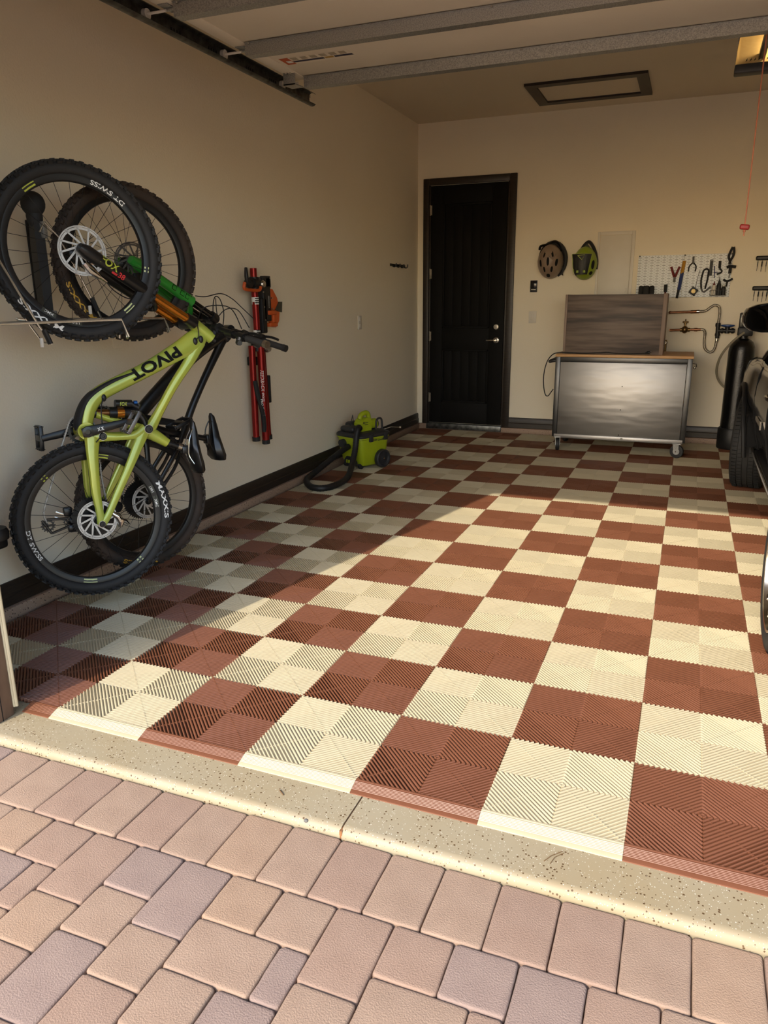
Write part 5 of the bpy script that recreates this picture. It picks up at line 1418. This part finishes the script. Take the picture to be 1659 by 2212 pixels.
MB().tube([cal - fx * .05 + fy * .012, cal - fx * .01, cal + fx * .035 - fy * .003], [.016, .022, .012], 12).tube([cal + fx * .03, cal + fx * .075 - fy * .004], [.009, .006], 8).tube([cal - fx * .03 + fy * .02, cal + fx * .01 + fy * .045], .009, 8).build('brake_caliper', 'chrome', b1, label='polished front brake caliper')
MB().tube(cr([cal + fx * .07 - fy * .004, cal + fx * .12 - fy * .02, cal + fx * .20 - fy * .015, h + fx * .34 - fy * .03, h + fx * .40 - fy * .02 + nA * .01], 5), .0026, 6).build('front_brake_hose', 'black_plastic', b1)
# cockpit
SB = V((.672, 0, .815)); ST = V((.708, 0, .860))
MB().tube([(.650, 0, .835), SB, SB + (SB - CR).normalized() * .022], .020, 16).build('headset_spacers', 'carbon_black', b1)
MB().tube([SB, ST], [.024, .022], 14).tube([ST - nA * .028, ST + nA * .028], .026, 14).build('stem', 'carbon_black', b1)
def cockpit(bk, I, ST, az, el, half, cap_m, back):
    bd = (I.to_3x3() @ dirv(az, el)).normalized()
    mk = lambda t, bend: ST + bd * t + back * bend
    MB().tube(cr([mk(-half, .02), mk(-half * .5, .008), mk(-.06, 0), mk(.06, 0), mk(half * .5, .008), mk(half, .02)], 5), [.0115] * 8 + [.0155] * 10 + [.0115] * 8, 14).build('handlebar', 'carbon_black', bk)
    for s in (1, -1):
        e0 = mk(s * half, .02); e1 = mk(s * (half - .135), .0135)
        g = MB().tube([e0, e1], .0165, 16).build('grip', 'black_rubber', bk)
        MB().tube([e0 + (e0 - e1).normalized() * .010, e0 - (e0 - e1).normalized() * .012], .0185, 16).build('lock_ring', cap_m, g)
        p = mk(s * (half - .17), .012); q = mk(s * (half - .26), .009)
        side = bd.cross(back).normalized()
        side = side if (side.z > 0) else -side
        MB().tube([p, p - back * .0 + side * .03, p + side * .035 - bd * s * .03], [.019, .017, .015], 10).tube(cr([p + side * .035, p + side * .045 + bd * s * .05, p + side * .04 + bd * s * .10], 4), .007, 8).tube([q - bd * s * .025, q + bd * s * .03], .021, 12).tube([p - bd * s * .03, p + bd * s * .02], .021, 12).build('brake_lever', 'carbon_black', bk)
        MB().tube([p - side * .014, p - side * .035 + back * .01, p - side * .045 + bd * s * .03], [.018, .015, .012], 10).build('shifter', 'carbon_black', bk)
    return bd
bd1 = cockpit(b1, I1, ST, -19, -8, .36, 'satin_nickel', V((.5, 0, -.86)))
MB().tube(cr([ST + bd1 * .2 + V((0, 0, .03)), ST + bd1 * .12 + V((.0, 0, .12)), ST + V((-.03, .05, .11)), V((.60, -.03, .90)), V((.595, -.034, .83)), V((.576, -.036, .806))], 6), .0026, 6).build('dropper_cable', 'black_plastic', b1)

# ======================================================== bike behind it
B2M = bike_frame((-2.502, 1.184, .465), -22, 2.5)
b2 = thing('mountain_bike', 'black mountain bike with green fork hung behind the lime one', 'bicycle', B2M, 'mountain bikes on the left wall')
I2 = B2M.inverted()
HC = I2 @ V((-2.47, 1.18, 1.616)); nC = I2.to_3x3() @ dirv(-22.1, 1.4)
zC = (V((0, 0, 1)) - nC * nC.z).normalized()
MC = frame_m(HC, zC.cross(nC) * -1, -nC, zC)
if MC.to_3x3().determinant() < 0: MC = frame_m(HC, zC.cross(nC), -nC, zC)
R2 = .361
fw2, ft2, rb, lt, lr = make_wheel('front_wheel', b2, MC, R2, .092, 'tyre_dusty', seed=8, rotor_m='pedal_grey')
arc_text(ft2, 'tyre_print', 'MAXXIS', .030, R2 - .044, 232, False, lt, 'gold_print', .20, .03)
rw2, rt2, rb, lt, lr = make_wheel('rear_wheel', b2, Matrix.Translation((-.012, 0, -.01)), R2, .090, 'tyre_dusty', True, seed=9)
arc_text(rt2, 'tyre_print', 'MAXXIS', .030, R2 - .044, 274, False, lt, 'gold_print', .19, .03)
fr = MB()
fr.sweep([tuple(p) for p in cr([(.560, .800), (.50, .775), (.40, .722), (.305, .660), (.155, .545), (.03, .44), (.0, .41)], 4)], crl([.03, .036, .036, .035, .034, .034, .032], 4), .028, 14)
fr.sweep([tuple(p) for p in cr([(.565, .785), (.535, .74), (.412, .565), (.314, .41), (.262, .30)], 4)], crl([.028, .022, .018, .018, .02], 4), .018, 12)
fr.sweep([tuple(p) for p in cr([(.0, .41), (.10, .345), (.20, .308), (.29, .283)], 4)], crl([.03, .022, .02, .02], 4), .020, 12)
fr.tube([(.525, 0, .845), (.585, 0, .775)], .027, 16)
fr.cyl((.0, -.045, .41), (.0, .045, .41), .032, 20)
fr.build('frame', 'carbon_black', b2, 45)
sw = MB()
for s in (-1, 1):
    sw.sweep([tuple(p) for p in cr([(.262, .345), (.19, .24), (.154, .2), (.06, .09), (.0, .0)], 4)], crl([.014, .012, .012, .011, .014], 4), .009, 10, crl([s * .03, s * .05, s * .06, s * .066, s * .068], 4))
    sw.sweep([tuple(p) for p in cr([(.02, .39), (.01, .3), (.0, .15), (-.006, .0)], 4)], crl([.02, .014, .013, .015], 4), .009, 10, crl([s * .035, s * .056, s * .064, s * .068], 4))
    sw.sweep([tuple(p) for p in cr([(.215, .245), (.16, .15), (.09, .075), (.01, .0)], 4)], crl([.010, .009, .009, .012], 4), .007, 8, crl([s * .045, s * .058, s * .064, s * .066], 4))
sw.build('rear_triangle', 'carbon_black', b2, 45)
MB().tube([(.28, 0, .287), (.405, 0, .250)], .0155, 16).build('seat_post', 'carbon_black', b2)
MB().rbox(.385, .42, -.022, .022, .225, .275, .007).build('saddle_clamp', 'carbon_black', b2)
saddle(b2, [(.430, .440, .388, .006), (.428, .455, .37, .018), (.428, .466, .32, .022), (.424, .470, .26, .034), (.416, .476, .20, .058), (.420, .484, .155, .068), (.440, .486, .128, .055)])
for s in (-1, 1): MB().tube(cr([(.43, s * .014, .345), (.408, s * .022, .295), (.404, s * .022, .22), (.43, s * .03, .17)], 4), .0036, 8).build('saddle_rail', 'carbon_black', b2)
MB().sweep([(-.02, .413), (.0, .41), (.165, .372)], [.018, .023, .015], .008, 12, -.076).build('crank_arm', 'carbon_black', b2); MB().sweep([(.01, .40), (-.15, .45)], [.022, .015], .008, 12, .076).build('crank_arm', 'carbon_black', b2)
MB().cyl((0, -.08, .41), (0, .08, .41), .014, 14).build('crank_axle', 'carbon_black', b2)
pedal(b2, (.165, -.125, .372), (.9, 0, .3), .10, .046, 'carbon_black'); pedal(b2, (-.15, .125, .45), (.9, 0, .3), .10, .046, 'carbon_black')
mb = MB().lathe([(.03, -.047), (.066, -.047), (.066, -.044), (.03, -.044)], 40, Matrix.Translation((0, 0, .41)) @ AX, close=True); mb.build('chainring', 'carbon_black', b2)
chain(b2, [(-.10, .0), (-.09, .1), (-.07, .3), (-.062, .40), (-.03, .465), (.02, .47), (.06, .43), (.05, .3), (.06, .12), (.07, .05)], .046)
MB().tube([(-.03, .055, -.02), (-.10, .058, -.005)], .018, 12).cyl((-.135, .046, -.03), (-.135, .052, -.03), .028, 16).cyl((-.09, .046, .01), (-.09, .052, .01), .02, 16).build('derailleur', 'carbon_black', b2)
CR2 = V((.475, 0, .893)); fork_ax = (CR2 - HC).normalized(); legs = []
for s in (1, -1):
    h = HC + nC * s * .064 - fork_ax * .01; c = CR2 + nC * s * .056
    a = h + (c - h) * .70; b = h + (c - h) * .98
    lg = MB().tube([h - (c - h).normalized() * .015, h + (c - h) * .05, h + (c - h) * .2, h + (c - h) * .5, a], [.020, .030, .0245, .025, .029], 18).build('fork_lower', 'green_paint', b2, label='bright green fork lower')
    MB().tube([a, b], .0175, 18).build('fork_stanchion', 'black_gloss', b2)
    legs.append((h, c, lg))
h, c, lg = legs[0]; fx = (c - h).normalized(); fy = nC.cross(fx).normalized(); fy = fy if fy.z > 0 else -fy
mb = MB()
for x0, x1 in ((.235, .26), (.29, .315), (.325, .345)):
    q = [leg_p for leg_p in ((x0, -.010), (x1, -.010), (x1, .012), (x0, .012), (x0, -.010))]
    mb.tube([h + fx * x + nC * .0262 + fy * y for x, y in q], .0016, 5)
mb.build('brand_print', 'black_gloss', lg, 0)
MB().tube([CR2 + nC * .056 - fork_ax * .02, CR2 + nC * .05 + fork_ax * .012, CR2, CR2 - nC * .05 + fork_ax * .012, CR2 - nC * .056 - fork_ax * .02], [.025, .029, .034, .029, .025], 16).build('fork_crown', 'carbon_black', b2)
MB().tube(cr([legs[0][0] + (legs[0][1] - legs[0][0]) * .68, (legs[0][0] + legs[1][0]) / 2 + (CR2 - HC) * .80 + V((-.02, 0, -.04)), legs[1][0] + (legs[1][1] - legs[1][0]) * .68], 5), .015, 10).build('fork_arch', 'green_paint', b2)
MB().rbox(-.02, .02, -.016, .016, -.03, .03, .008, 2, M=Matrix.Translation(h + fx * .06 - fy * .06 - nC * .015)).build('brake_caliper', 'carbon_black', b2)
SB2 = V((.585, 0, .78)) + (V((.585, 0, .78)) - CR2).normalized() * .012; ST2 = V((.60, 0, .825))
MB().tube([(.575, 0, .787), SB2], .019, 14).build('headset_spacers', 'carbon_black', b2)
MB().tube([SB2 - V((.008, 0, -.008)), ST2], [.023, .021], 14).tube([ST2 - nC * .028, ST2 + nC * .028], .025, 14).build('stem', 'carbon_black', b2)
bd2 = cockpit(b2, I2, ST2, -10, -11, .385, 'black_plastic', V((.5, 0, -.86)))
for k, q in enumerate(([(.375, -.06, 1.0), (.44, -.05, .996), (.545, -.04, 1.012), (.615, -.04, .985), (.67, -.05, .935), (.72, -.08, .875)], [(.53, -.02, .895), (.565, -.03, .927), (.61, -.04, .936), (.65, -.05, .915), (.69, -.07, .83)], [(.505, -.03, .878), (.493, -.03, .918), (.502, -.03, .975), (.52, -.03, .999), (.545, -.03, .98), (.56, -.03, .916), (.555, -.02, .85)], [(.52, -.03, .885), (.515, -.03, .93), (.517, -.03, .99)])):
    MB().tube(cr(q, 6), .0026 if k != 2 else .003, 6).build('control_cable', 'black_plastic', b2)

# ------------------------------------------------------------------ pivoting wall racks that hold the wheels
mat('rack_wire', (206, 204, 192), .25, .85, noise=(20, .3), rgb2=(186, 182, 168))
def wall_rack(label, plate, wy, cap_z, z0, z1, cradle, swing, n):
    """plate: (x, y) of the pivoting back plate; cradle / swing: world points of the viewer-side wires, mirrored across the wheel along -n"""
    px, py = plate
    r = thing('bike_rack', label, 'bike rack', (XL, wy, 0), 'bike racks on the left wall')
    T = Matrix.Translation((-XL, -wy, 0))
    c = V((px - XL, py - wy, 0))
    u = V((-n.y, n.x, 0)).normalized()
    bp = MB()
    rings = []
    for z, w, d in ((z0, .020, .012), (z0 + .05, .032, .018), (z0 + .2, .034, .020), (z1 - .10, .030, .020), (z1 - .02, .024, .016), (z1, .018, .012)):
        rings.append([V((c.x, c.y, z)) + n * a_ * w + u * b_ * d for a_, b_ in ((1, -1), (1, 1), (.4, 1.5), (-.4, 1.5), (-1, 1), (-1, -1))])
    bp.loft(rings).build('back_plate', 'black_plastic', r)
    MB().ball((c.x, c.y, cap_z), (.050, .050, .052), 20, 12).ball((c.x, c.y, cap_z - .05), (.034, .034, .05), 16, 10).build('top_cap', 'black_rubber', r)
    zm = (z0 + z1) / 2
    for z in (zm + .18, zm - .18):
        MB().tube([(.016, .0, z), (c.x * .5, c.y * .5, z), (c.x, c.y, z)], .012, 8).build('pivot_arm', 'black_plastic', r)
    MB().rbox(0.001, .012, -.028, .028, zm - .24, zm + .24, .004).build('wall_plate', 'black_plastic', r)
    for z in (z1 - .06, z0 + .035):
        MB().rbox(-.011, .011, -.011, .011, -.034, .034, .003, M=Matrix.Translation(V((c.x, c.y, z)) + n * .030 + u * .02)).build('strap', 'galvanised', r)
    cr0 = [T @ V(q) for q in cradle]; sw0 = [T @ V(q) for q in swing]
    for k in (0, -.118):
        q = [p + n * k for p in cr0]
        e = q[-1] + (q[-1] - q[-2]).normalized() * .004
        back = (q[0] - q[1]).normalized()
        pts = [V((c.x, c.y, z0 + .02))] + q + [e - n * math.copysign(.018, k + .01) - V((0, 0, .003)), e - n * math.copysign(.020, k + .01) + V((0, 0, .02))]
        MB().tube(pts, .0060, 8).build('cradle_wire', 'rack_wire', r)
    pts = [V((c.x, c.y, z1 - .07)) + n * .03] + sw0 + [p - n * .118 for p in sw0[::-1]] + [V((c.x, c.y, z1 - .07)) - n * .03]
    MB().tube(pts, .0046, 8).build('swing_wire', 'rack_wire', r)
    k = sw0[-1] + (sw0[-2] - sw0[-1]) * .42
    MB().tube([k + V((0, 0, .028)) - u * .008, k - V((0, 0, .03)) + u * .012], .011, 8).build('wire_clip', 'black_plastic', r)
    MB().rbox(-.006, .006, -.006, .006, -.026, .012, .003, M=Matrix.Translation(k - u * .022 - V((0, 0, .018)))).build('wire_tab', 'white_plastic', r)
    return r
wall_rack('wire and black plate bike rack holding the lime bike', (-2.69, .25), .42, 1.92, 1.33, 1.86, [(-2.559, .351, 1.354), (-2.514, .441, 1.357), (-2.29, .885, 1.364), (-2.274, .902, 1.29)], [(-2.535, .47, 1.66), (-2.515, .484, 1.595), (-2.446, .572, 1.344), (-2.423, .605, 1.274)], dirv(-26.8, 0))
wall_rack('wire and black plate bike rack holding the green forked bike', (-2.628, .80), 1.005, 1.845, 1.335, 1.80, [(-2.609, .673, 1.369), (-2.541, .841, 1.365), (-2.364, 1.279, 1.360), (-2.354, 1.299, 1.299)], [(-2.571, .793, 1.769), (-2.550, .841, 1.715), (-2.513, .921, 1.524), (-2.484, .982, 1.362)], dirv(-22, 0))
# rear tyre rests on the wall
def tyre_rest(label, M, R, nm):
    c = M @ V((-(R + .06), 0, -.02))
    r = thing('tyre_rest', label, 'tyre rest', (XL, c.y, c.z), 'rear tyre rests on the left wall')
    MB().rbox(0, c.x - XL + .02, -.05, .05, -.05, .03, .015, 3).build('cup', 'black_plastic', r)
    MB().lathe([(.0, 0), (.055, 0), (.058, .03), (.048, .05), (0, .05)], 24, Matrix.Translation((c.x - XL, 0, .0))).build('cap', 'black_plastic', r)
tyre_rest('black plastic tyre rest beside the lime bike rear wheel', B1M, R1, 0)
# ------------------------------------------------------------------ black car parked at the right
mat('car_black', (9, 9, 10), .12, noise=(4, .3), rgb2=(12, 12, 13), coat=.8); mat('car_cladding', (20, 20, 21), .55, noise=(30, .3)); mat('car_tyre', (30, 30, 30), .7, noise=(12, .3), rgb2=(40, 39, 37)); mat('alloy', (178, 174, 166), .2, 1.0, noise=(10, .3), rgb2=(160, 156, 148)); mat('alloy_dark', (40, 42, 46), .3, .8, noise=(10, .3))
mat('car_glass', (10, 12, 12), .05, noise=(3, .3), rgb2=(12, 14, 14), spec=.7); mat('mirror_glass', (120, 124, 122), .03, 1.0, noise=(3, .3)); mat('tail_red', (110, 12, 14), .2, noise=(10, .3)); mat('lamp_clear', (190, 196, 200), .1, noise=(10, .3))
CXM = 1.385
car = thing('car', 'glossy black car parked nose in along the right side', 'car', (CXM, 0, 0))
def sec(y, w, zs, zb=.38, wt=None, crown=.025):
    wr = w - .11; ws = w - .035 if wt is None else wt
    half = [(wr * .5, zb - .02), (wr, zb), (wr + .04, zb + .05), (w - .028, zb + .18), (w - .004, .70), (w, .78), (w - .006, .86), (ws + .012, zs - .07), (ws, zs - .035), (ws - .035, zs - .008), (ws * .6, zs + crown * .7), (ws * .2, zs + crown)]
    return [V((-a, y, z)) for a, z in half] + [V((a, y, z)) for a, z in half[::-1]]
st = [(.50, .76, .92, .50, .66), (.53, .83, 1.0, .44, .74), (.62, .885, 1.04, .40), (1.0, .905, 1.04), (1.45, .918, 1.04), (1.95, .905, 1.03), (2.5, .895, 1.02), (3.2, .893, 1.015), (3.8, .898, 1.02), (4.05, .905, 1.035), (4.3, .918, 1.025), (4.6, .926, 1.01), (4.9, .922, .985), (5.12, .90, .95), (5.32, .84, .90, .42), (5.44, .72, .84, .46), (5.48, .58, .76, .52)]
rings = [sec(*((a + (.38,))[:4] if len(a) == 3 else a)) for a in st]
# more stations for a smooth skin
fine = []
for i in range(len(rings) - 1):
    for k in range(3):
        t = k / 3; fine.append([rings[i][j].lerp(rings[i + 1][j], t) for j in range(len(rings[0]))])
fine.append(rings[-1])
body = MB().loft(fine).build('body', 'car_black', car, 50)
# wheel arches cut out
RW, FW, WR = 1.45, 4.56, .36
cut = MB()
for y in (RW, FW):
    for s in (-1, 1):
        cut.cyl((s * .60, y, WR + .01), (s * 1.2, y, WR + .01), .425, 40)
co_ = cut.build('arch_cutter', 'car_black', None, 0)
md = body.modifiers.new('arches', 'BOOLEAN'); md.operation = 'DIFFERENCE'; md.object = co_; md.solver = 'EXACT'
co_.location = (CXM, 0, 0)
dg = bpy.context.evaluated_depsgraph_get(); dg.update()
nm = bpy.data.meshes.new_from_object(body.evaluated_get(dg))
body.modifiers.clear(); body.data = nm
nm.polygons.foreach_set('use_smooth', [True] * len(nm.polygons)); nm.set_sharp_from_angle(angle=math.radians(40))
bpy.data.objects.remove(co_)
# cladding lips round the arches, sills with a bright running board edge
for y in (RW, FW):
    for s in (-1, 1):
        pts = []
        for k in range(17):
            a = math.radians(-8 + 196 * k / 16)
            zz = WR + .01 + .43 * math.sin(a)
            wv = (.918 if y == RW else .925) + (.004 if zz > .55 else -.03 * (.55 - zz) / .3)
            pts.append((s * wv, y + .43 * math.cos(a), zz))
        MB().tube(pts, .016, 8).build('arch_lip', 'car_cladding', car)
        arc = [(math.cos(math.radians(a_)), math.sin(math.radians(a_))) for a_ in range(2, 179, 11)]
        wl = MB(); vs = []
        for (ca, sa) in arc:
            vs += [(s * .60, y + .42 * ca, WR + .01 + .42 * sa), (s * .895, y + .42 * ca, WR + .01 + .42 * sa)]
        n_ = len(arc)
        wl.add(vs, [(2 * i, 2 * i + 1, 2 * i + 3, 2 * i + 2) for i in range(n_ - 1)] + [tuple(2 * i for i in range(n_))])
        wl.build('wheel_well', 'hole_black', car)
for s in (-1, 1):
    MB().rbox(min(s * .70, s * .845), max(s * .70, s * .845), 1.93, 4.10, .335, .385, .012).build('sill', 'car_cladding', car)
    MB().tube(cr([(s * .845, 1.98, .385), (s * .862, 2.1, .392), (s * .862, 3.9, .392), (s * .84, 4.05, .385)], 4), .011, 10).build('sill_trim', 'alloy', car)
    # door gaps and handles
    for y, zlo in ((3.86, .42), (2.92, .42), (1.98, .60)):
        MB().tube([(s * .835 if zlo < .5 else s * .89, y, zlo), (s * .872, y, .56), (s * .895, y, .70), (s * .897, y, .80), (s * .887, y, .92), (s * .868, y, .985)], .004, 6).build('door_gap', 'hole_black', car)
    for y in (2.75, 1.85 + .25):
        MB().tube(cr([(s * .893, y - .09, .90), (s * .925, y - .07, .905), (s * .925, y + .07, .905), (s * .893, y + .09, .90)], 4), .011, 8).build('door_handle', 'car_black', car)
    # raised silver door emblem
    em = MB()
    for i in range(9):
        em.box(min(s * .8935, s * .901), max(s * .8935, s * .901), 3.27 + i * .036, 3.27 + i * .036 + .024, .668, .690)
    em.box(min(s * .8935, s * .903), max(s * .8935, s * .903), 3.215, 3.245, .655, .705)
    em.build('door_emblem', 'alloy', car)
    MB().rbox(min(s * .70, s * .86), max(s * .70, s * .86), 5.26, 5.36, .74, .86, .02, 2).build('headlamp', 'lamp_clear', car)
    MB().rbox(min(s * .70, s * .87), max(s * .70, s * .87), .505, .60, .80, .98, .02, 2).build('tail_lamp', 'tail_red', car)
MB().rbox(-.72, .72, .47, .56, .42, .62, .03, 3).build('rear_bumper', 'car_cladding', car)
MB().rbox(-.55, .55, 5.40, 5.50, .46, .74, .03, 3).build('grille', 'car_cladding', car)
MB().rbox(-.26, .26, .485, .50, .72, .84, .006).build('number_plate', 'white_plastic', car)
# glasshouse
def gh(y, zt, wt, zb=1.0, wb=.84):
    return [V((-wb, y, zb)), V((-(wb * .45 + wt * .55), y, zb + (zt - zb) * .55)), V((-wt, y, zt - .05)), V((-wt + .06, y, zt - .005)), V((-wt * .5, y, zt + .015)), V((wt * .5, y, zt + .015)), V((wt - .06, y, zt - .005)), V((wt, y, zt - .05)), V(((wb * .45 + wt * .55), y, zb + (zt - zb) * .55)), V((wb, y, zb))]
G_ = [(.60, 1.07, .78, 1.0, .80), (.80, 1.42, .66), (1.0, 1.60, .64), (1.4, 1.66, .645), (2.2, 1.68, .65), (2.9, 1.64, .645), (3.2, 1.56, .65), (3.6, 1.32, .72), (3.95, 1.08, .80), (4.03, 1.03, .83)]
MB().loft([gh(*g) for g in G_]).build('windows', 'car_glass', car, 40)
def roofp(y, zt, wt):
    return [V((-wt - .004, y, zt - .06)), V((-wt + .055, y, zt + .004)), V((-wt * .5, y, zt + .026)), V((wt * .5, y, zt + .026)), V((wt - .055, y, zt + .004)), V((wt + .004, y, zt - .06)), V((wt - .06, y, zt - .02)), V((-wt + .06, y, zt - .02))]
MB().loft([roofp(*g) for g in ((.82, 1.45, .66), (1.0, 1.60, .64), (1.4, 1.66, .645), (2.2, 1.68, .65), (2.9, 1.64, .645), (3.15, 1.58, .65))]).build('roof', 'car_black', car, 40)
for s in (-1, 1):
    MB().tube([(s * .845, 4.02, 1.03), (s * .735, 3.6, 1.31), (s * .655, 3.18, 1.555), (s * .645, 2.9, 1.60)], .028, 8).build('front_pillar', 'car_black', car)
    MB().tube([(s * .85, 2.42, 1.0), (s * .735, 2.40, 1.4), (s * .655, 2.38, 1.63)], .03, 8).build('centre_pillar', 'car_black', car)
    MB().tube([(s * .83, .9, 1.0), (s * .70, 1.0, 1.4), (s * .645, 1.1, 1.6)], .06, 8).build('rear_pillar', 'car_black', car)
# mirrors
for s in (-1, 1):
    out = [(-.335 + 1.385 - .0, 0)]
    ol = [(1.052, 1.312), (1.046, 1.345), (1.030, 1.372), (.985, 1.392), (.93, 1.402), (.87, 1.405), (.838, 1.395), (.825, 1.36), (.825, 1.27), (.84, 1.235), (.88, 1.222), (.94, 1.222), (1.00, 1.232), (1.035, 1.255), (1.050, 1.285)]
    cxm, czm = .935, 1.312
    rr_ = []
    for y, k in ((3.545, .93), (3.54, .97), (3.55, 1.0), (3.59, 1.0), (3.64, .93), (3.68, .78), (3.705, .5), (3.71, .2)):
        rr_.append([V((s * (cxm + (x - cxm) * k), y, czm + (z - czm) * k)) for x, z in ol])
    RZ = Matrix.Translation((s * .93, 3.6, 0)) @ Matrix.Rotation(math.radians(-13) * s, 4, 'Z') @ Matrix.Translation((-s * .93, -3.6, 0))
    m_ = MB().loft(rr_, True, RZ).build('mirror', 'car_black', car, 50)
    MB().prism([(s * (cxm + (x - cxm) * .86), czm + (z - czm) * .80) for x, z in ol], 0, .003, RZ @ frame_m((0, 3.5435, 0), (1, 0, 0), (0, 0, 1), (0, -1, 0))).build('mirror_glass', 'mirror_glass', m_, 0)
    MB().tube([(s * .86, 3.64, 1.25), (s * .82, 3.66, 1.16), (s * .80, 3.68, 1.04)], [.035, .03, .04], 10).build('mirror_stalk', 'car_cladding', m_)
# wheels
def car_wheel(x, y, s, steer):
    M = Matrix.Translation((x, y, WR)) @ Matrix.Rotation(steer, 4, 'Z') @ frame_m((0, 0, 0), (0, 1, 0), (0, 0, 1), (s, 0, 0))    # local Z outwards
    pr = [(.262, -.10), (.305, -.118), (.338, -.108)]
    xs = (-.100, -.062, -.056, -.022, -.016, .016, .022, .056, .062, .100)
    for i, q in enumerate(xs):
        r = .358 - .012 * (abs(q) / .1) ** 3
        if i in (1, 2, 3, 4, 5, 6, 7, 8):
            if i % 2: pr += [(r, q), (r - .010, q + .0008)]
            else: pr += [(r - .010, q - .0008), (r, q)]
        else: pr.append((r, q))
    pr += [(.340, .108), (.312, .115), (.280, .110), (.266, .100)]
    w = MB().lathe(pr, 64, M, close=True).build('wheel', 'car_tyre', car, 40)
    sp = MB()
    N = 72
    for i in range(N):
        a = 2 * PI * i / N
        for z0, z1, sh in ((-.096, -.064, .03), (-.054, -.024, .0), (.024, .054, .02), (.064, .096, .05)):
            c_ = a + sh
            r = .3585 - .006
            p = [V((math.cos(c_) * rr, math.sin(c_) * rr, z)) for z in (z0, z1) for rr in (r - .004, r + .0068)]
            tn = V((-math.sin(c_), math.cos(c_), 0)) * .0012
            sp.add([q - tn for q in p] + [q + tn for q in p], [(0, 1, 3, 2), (4, 6, 7, 5), (1, 5, 7, 3), (0, 4, 5, 1), (2, 3, 7, 6)], M)
    tag(sp.build('tread_sipes', 'hole_black', w, 0), kind='stuff')
    MB().lathe([(.266, -.09), (.272, .104), (.268, .112), (.258, .110), (.250, .085), (.228, -.08)], 48, M, close=True).build('rim', 'alloy', w, 40)
    MB().lathe([(0, .0), (.235, .0), (.235, -.01), (0, -.01)], 32, M).build('wheel_back', 'hole_black', w)
    MB().lathe([(.14, .01), (.14, .03), (.06, .035), (.06, .01)], 32, M, close=True).build('brake_disc', 'galvanised', w)
    spk = MB()
    for i in range(6):
        for da in (-.16, .16):
            a = 2 * PI * i / 6
            p0 = V((.05 * math.cos(a), .05 * math.sin(a), .075)); p1 = V((.15 * math.cos(a + da * .75), .15 * math.sin(a + da * .75), .072)); p2 = V((.258 * math.cos(a + da * 1.25), .258 * math.sin(a + da * 1.25), .100))
            t = V((-math.sin(a), math.cos(a), 0)) * .011
            spk.loft([[p - t * k, p + t * k, p + t * k * .7 - V((0, 0, .03)), p - t * k * .7 - V((0, 0, .03))] for p, k in ((p0, 1.5), (p1, 1.0), (p2, 1.1))], True, M)
    spk.build('wheel_spokes', 'alloy', w, 30)
    MB().lathe([(.07, .04), (.068, .075), (.04, .088), (0, .09)], 28, M).build('hub_cap', 'alloy_dark', w)
for s in (-1, 1):
    car_wheel(s * .830, RW, s, 0); car_wheel(s * .822, FW, s, math.radians(-10))
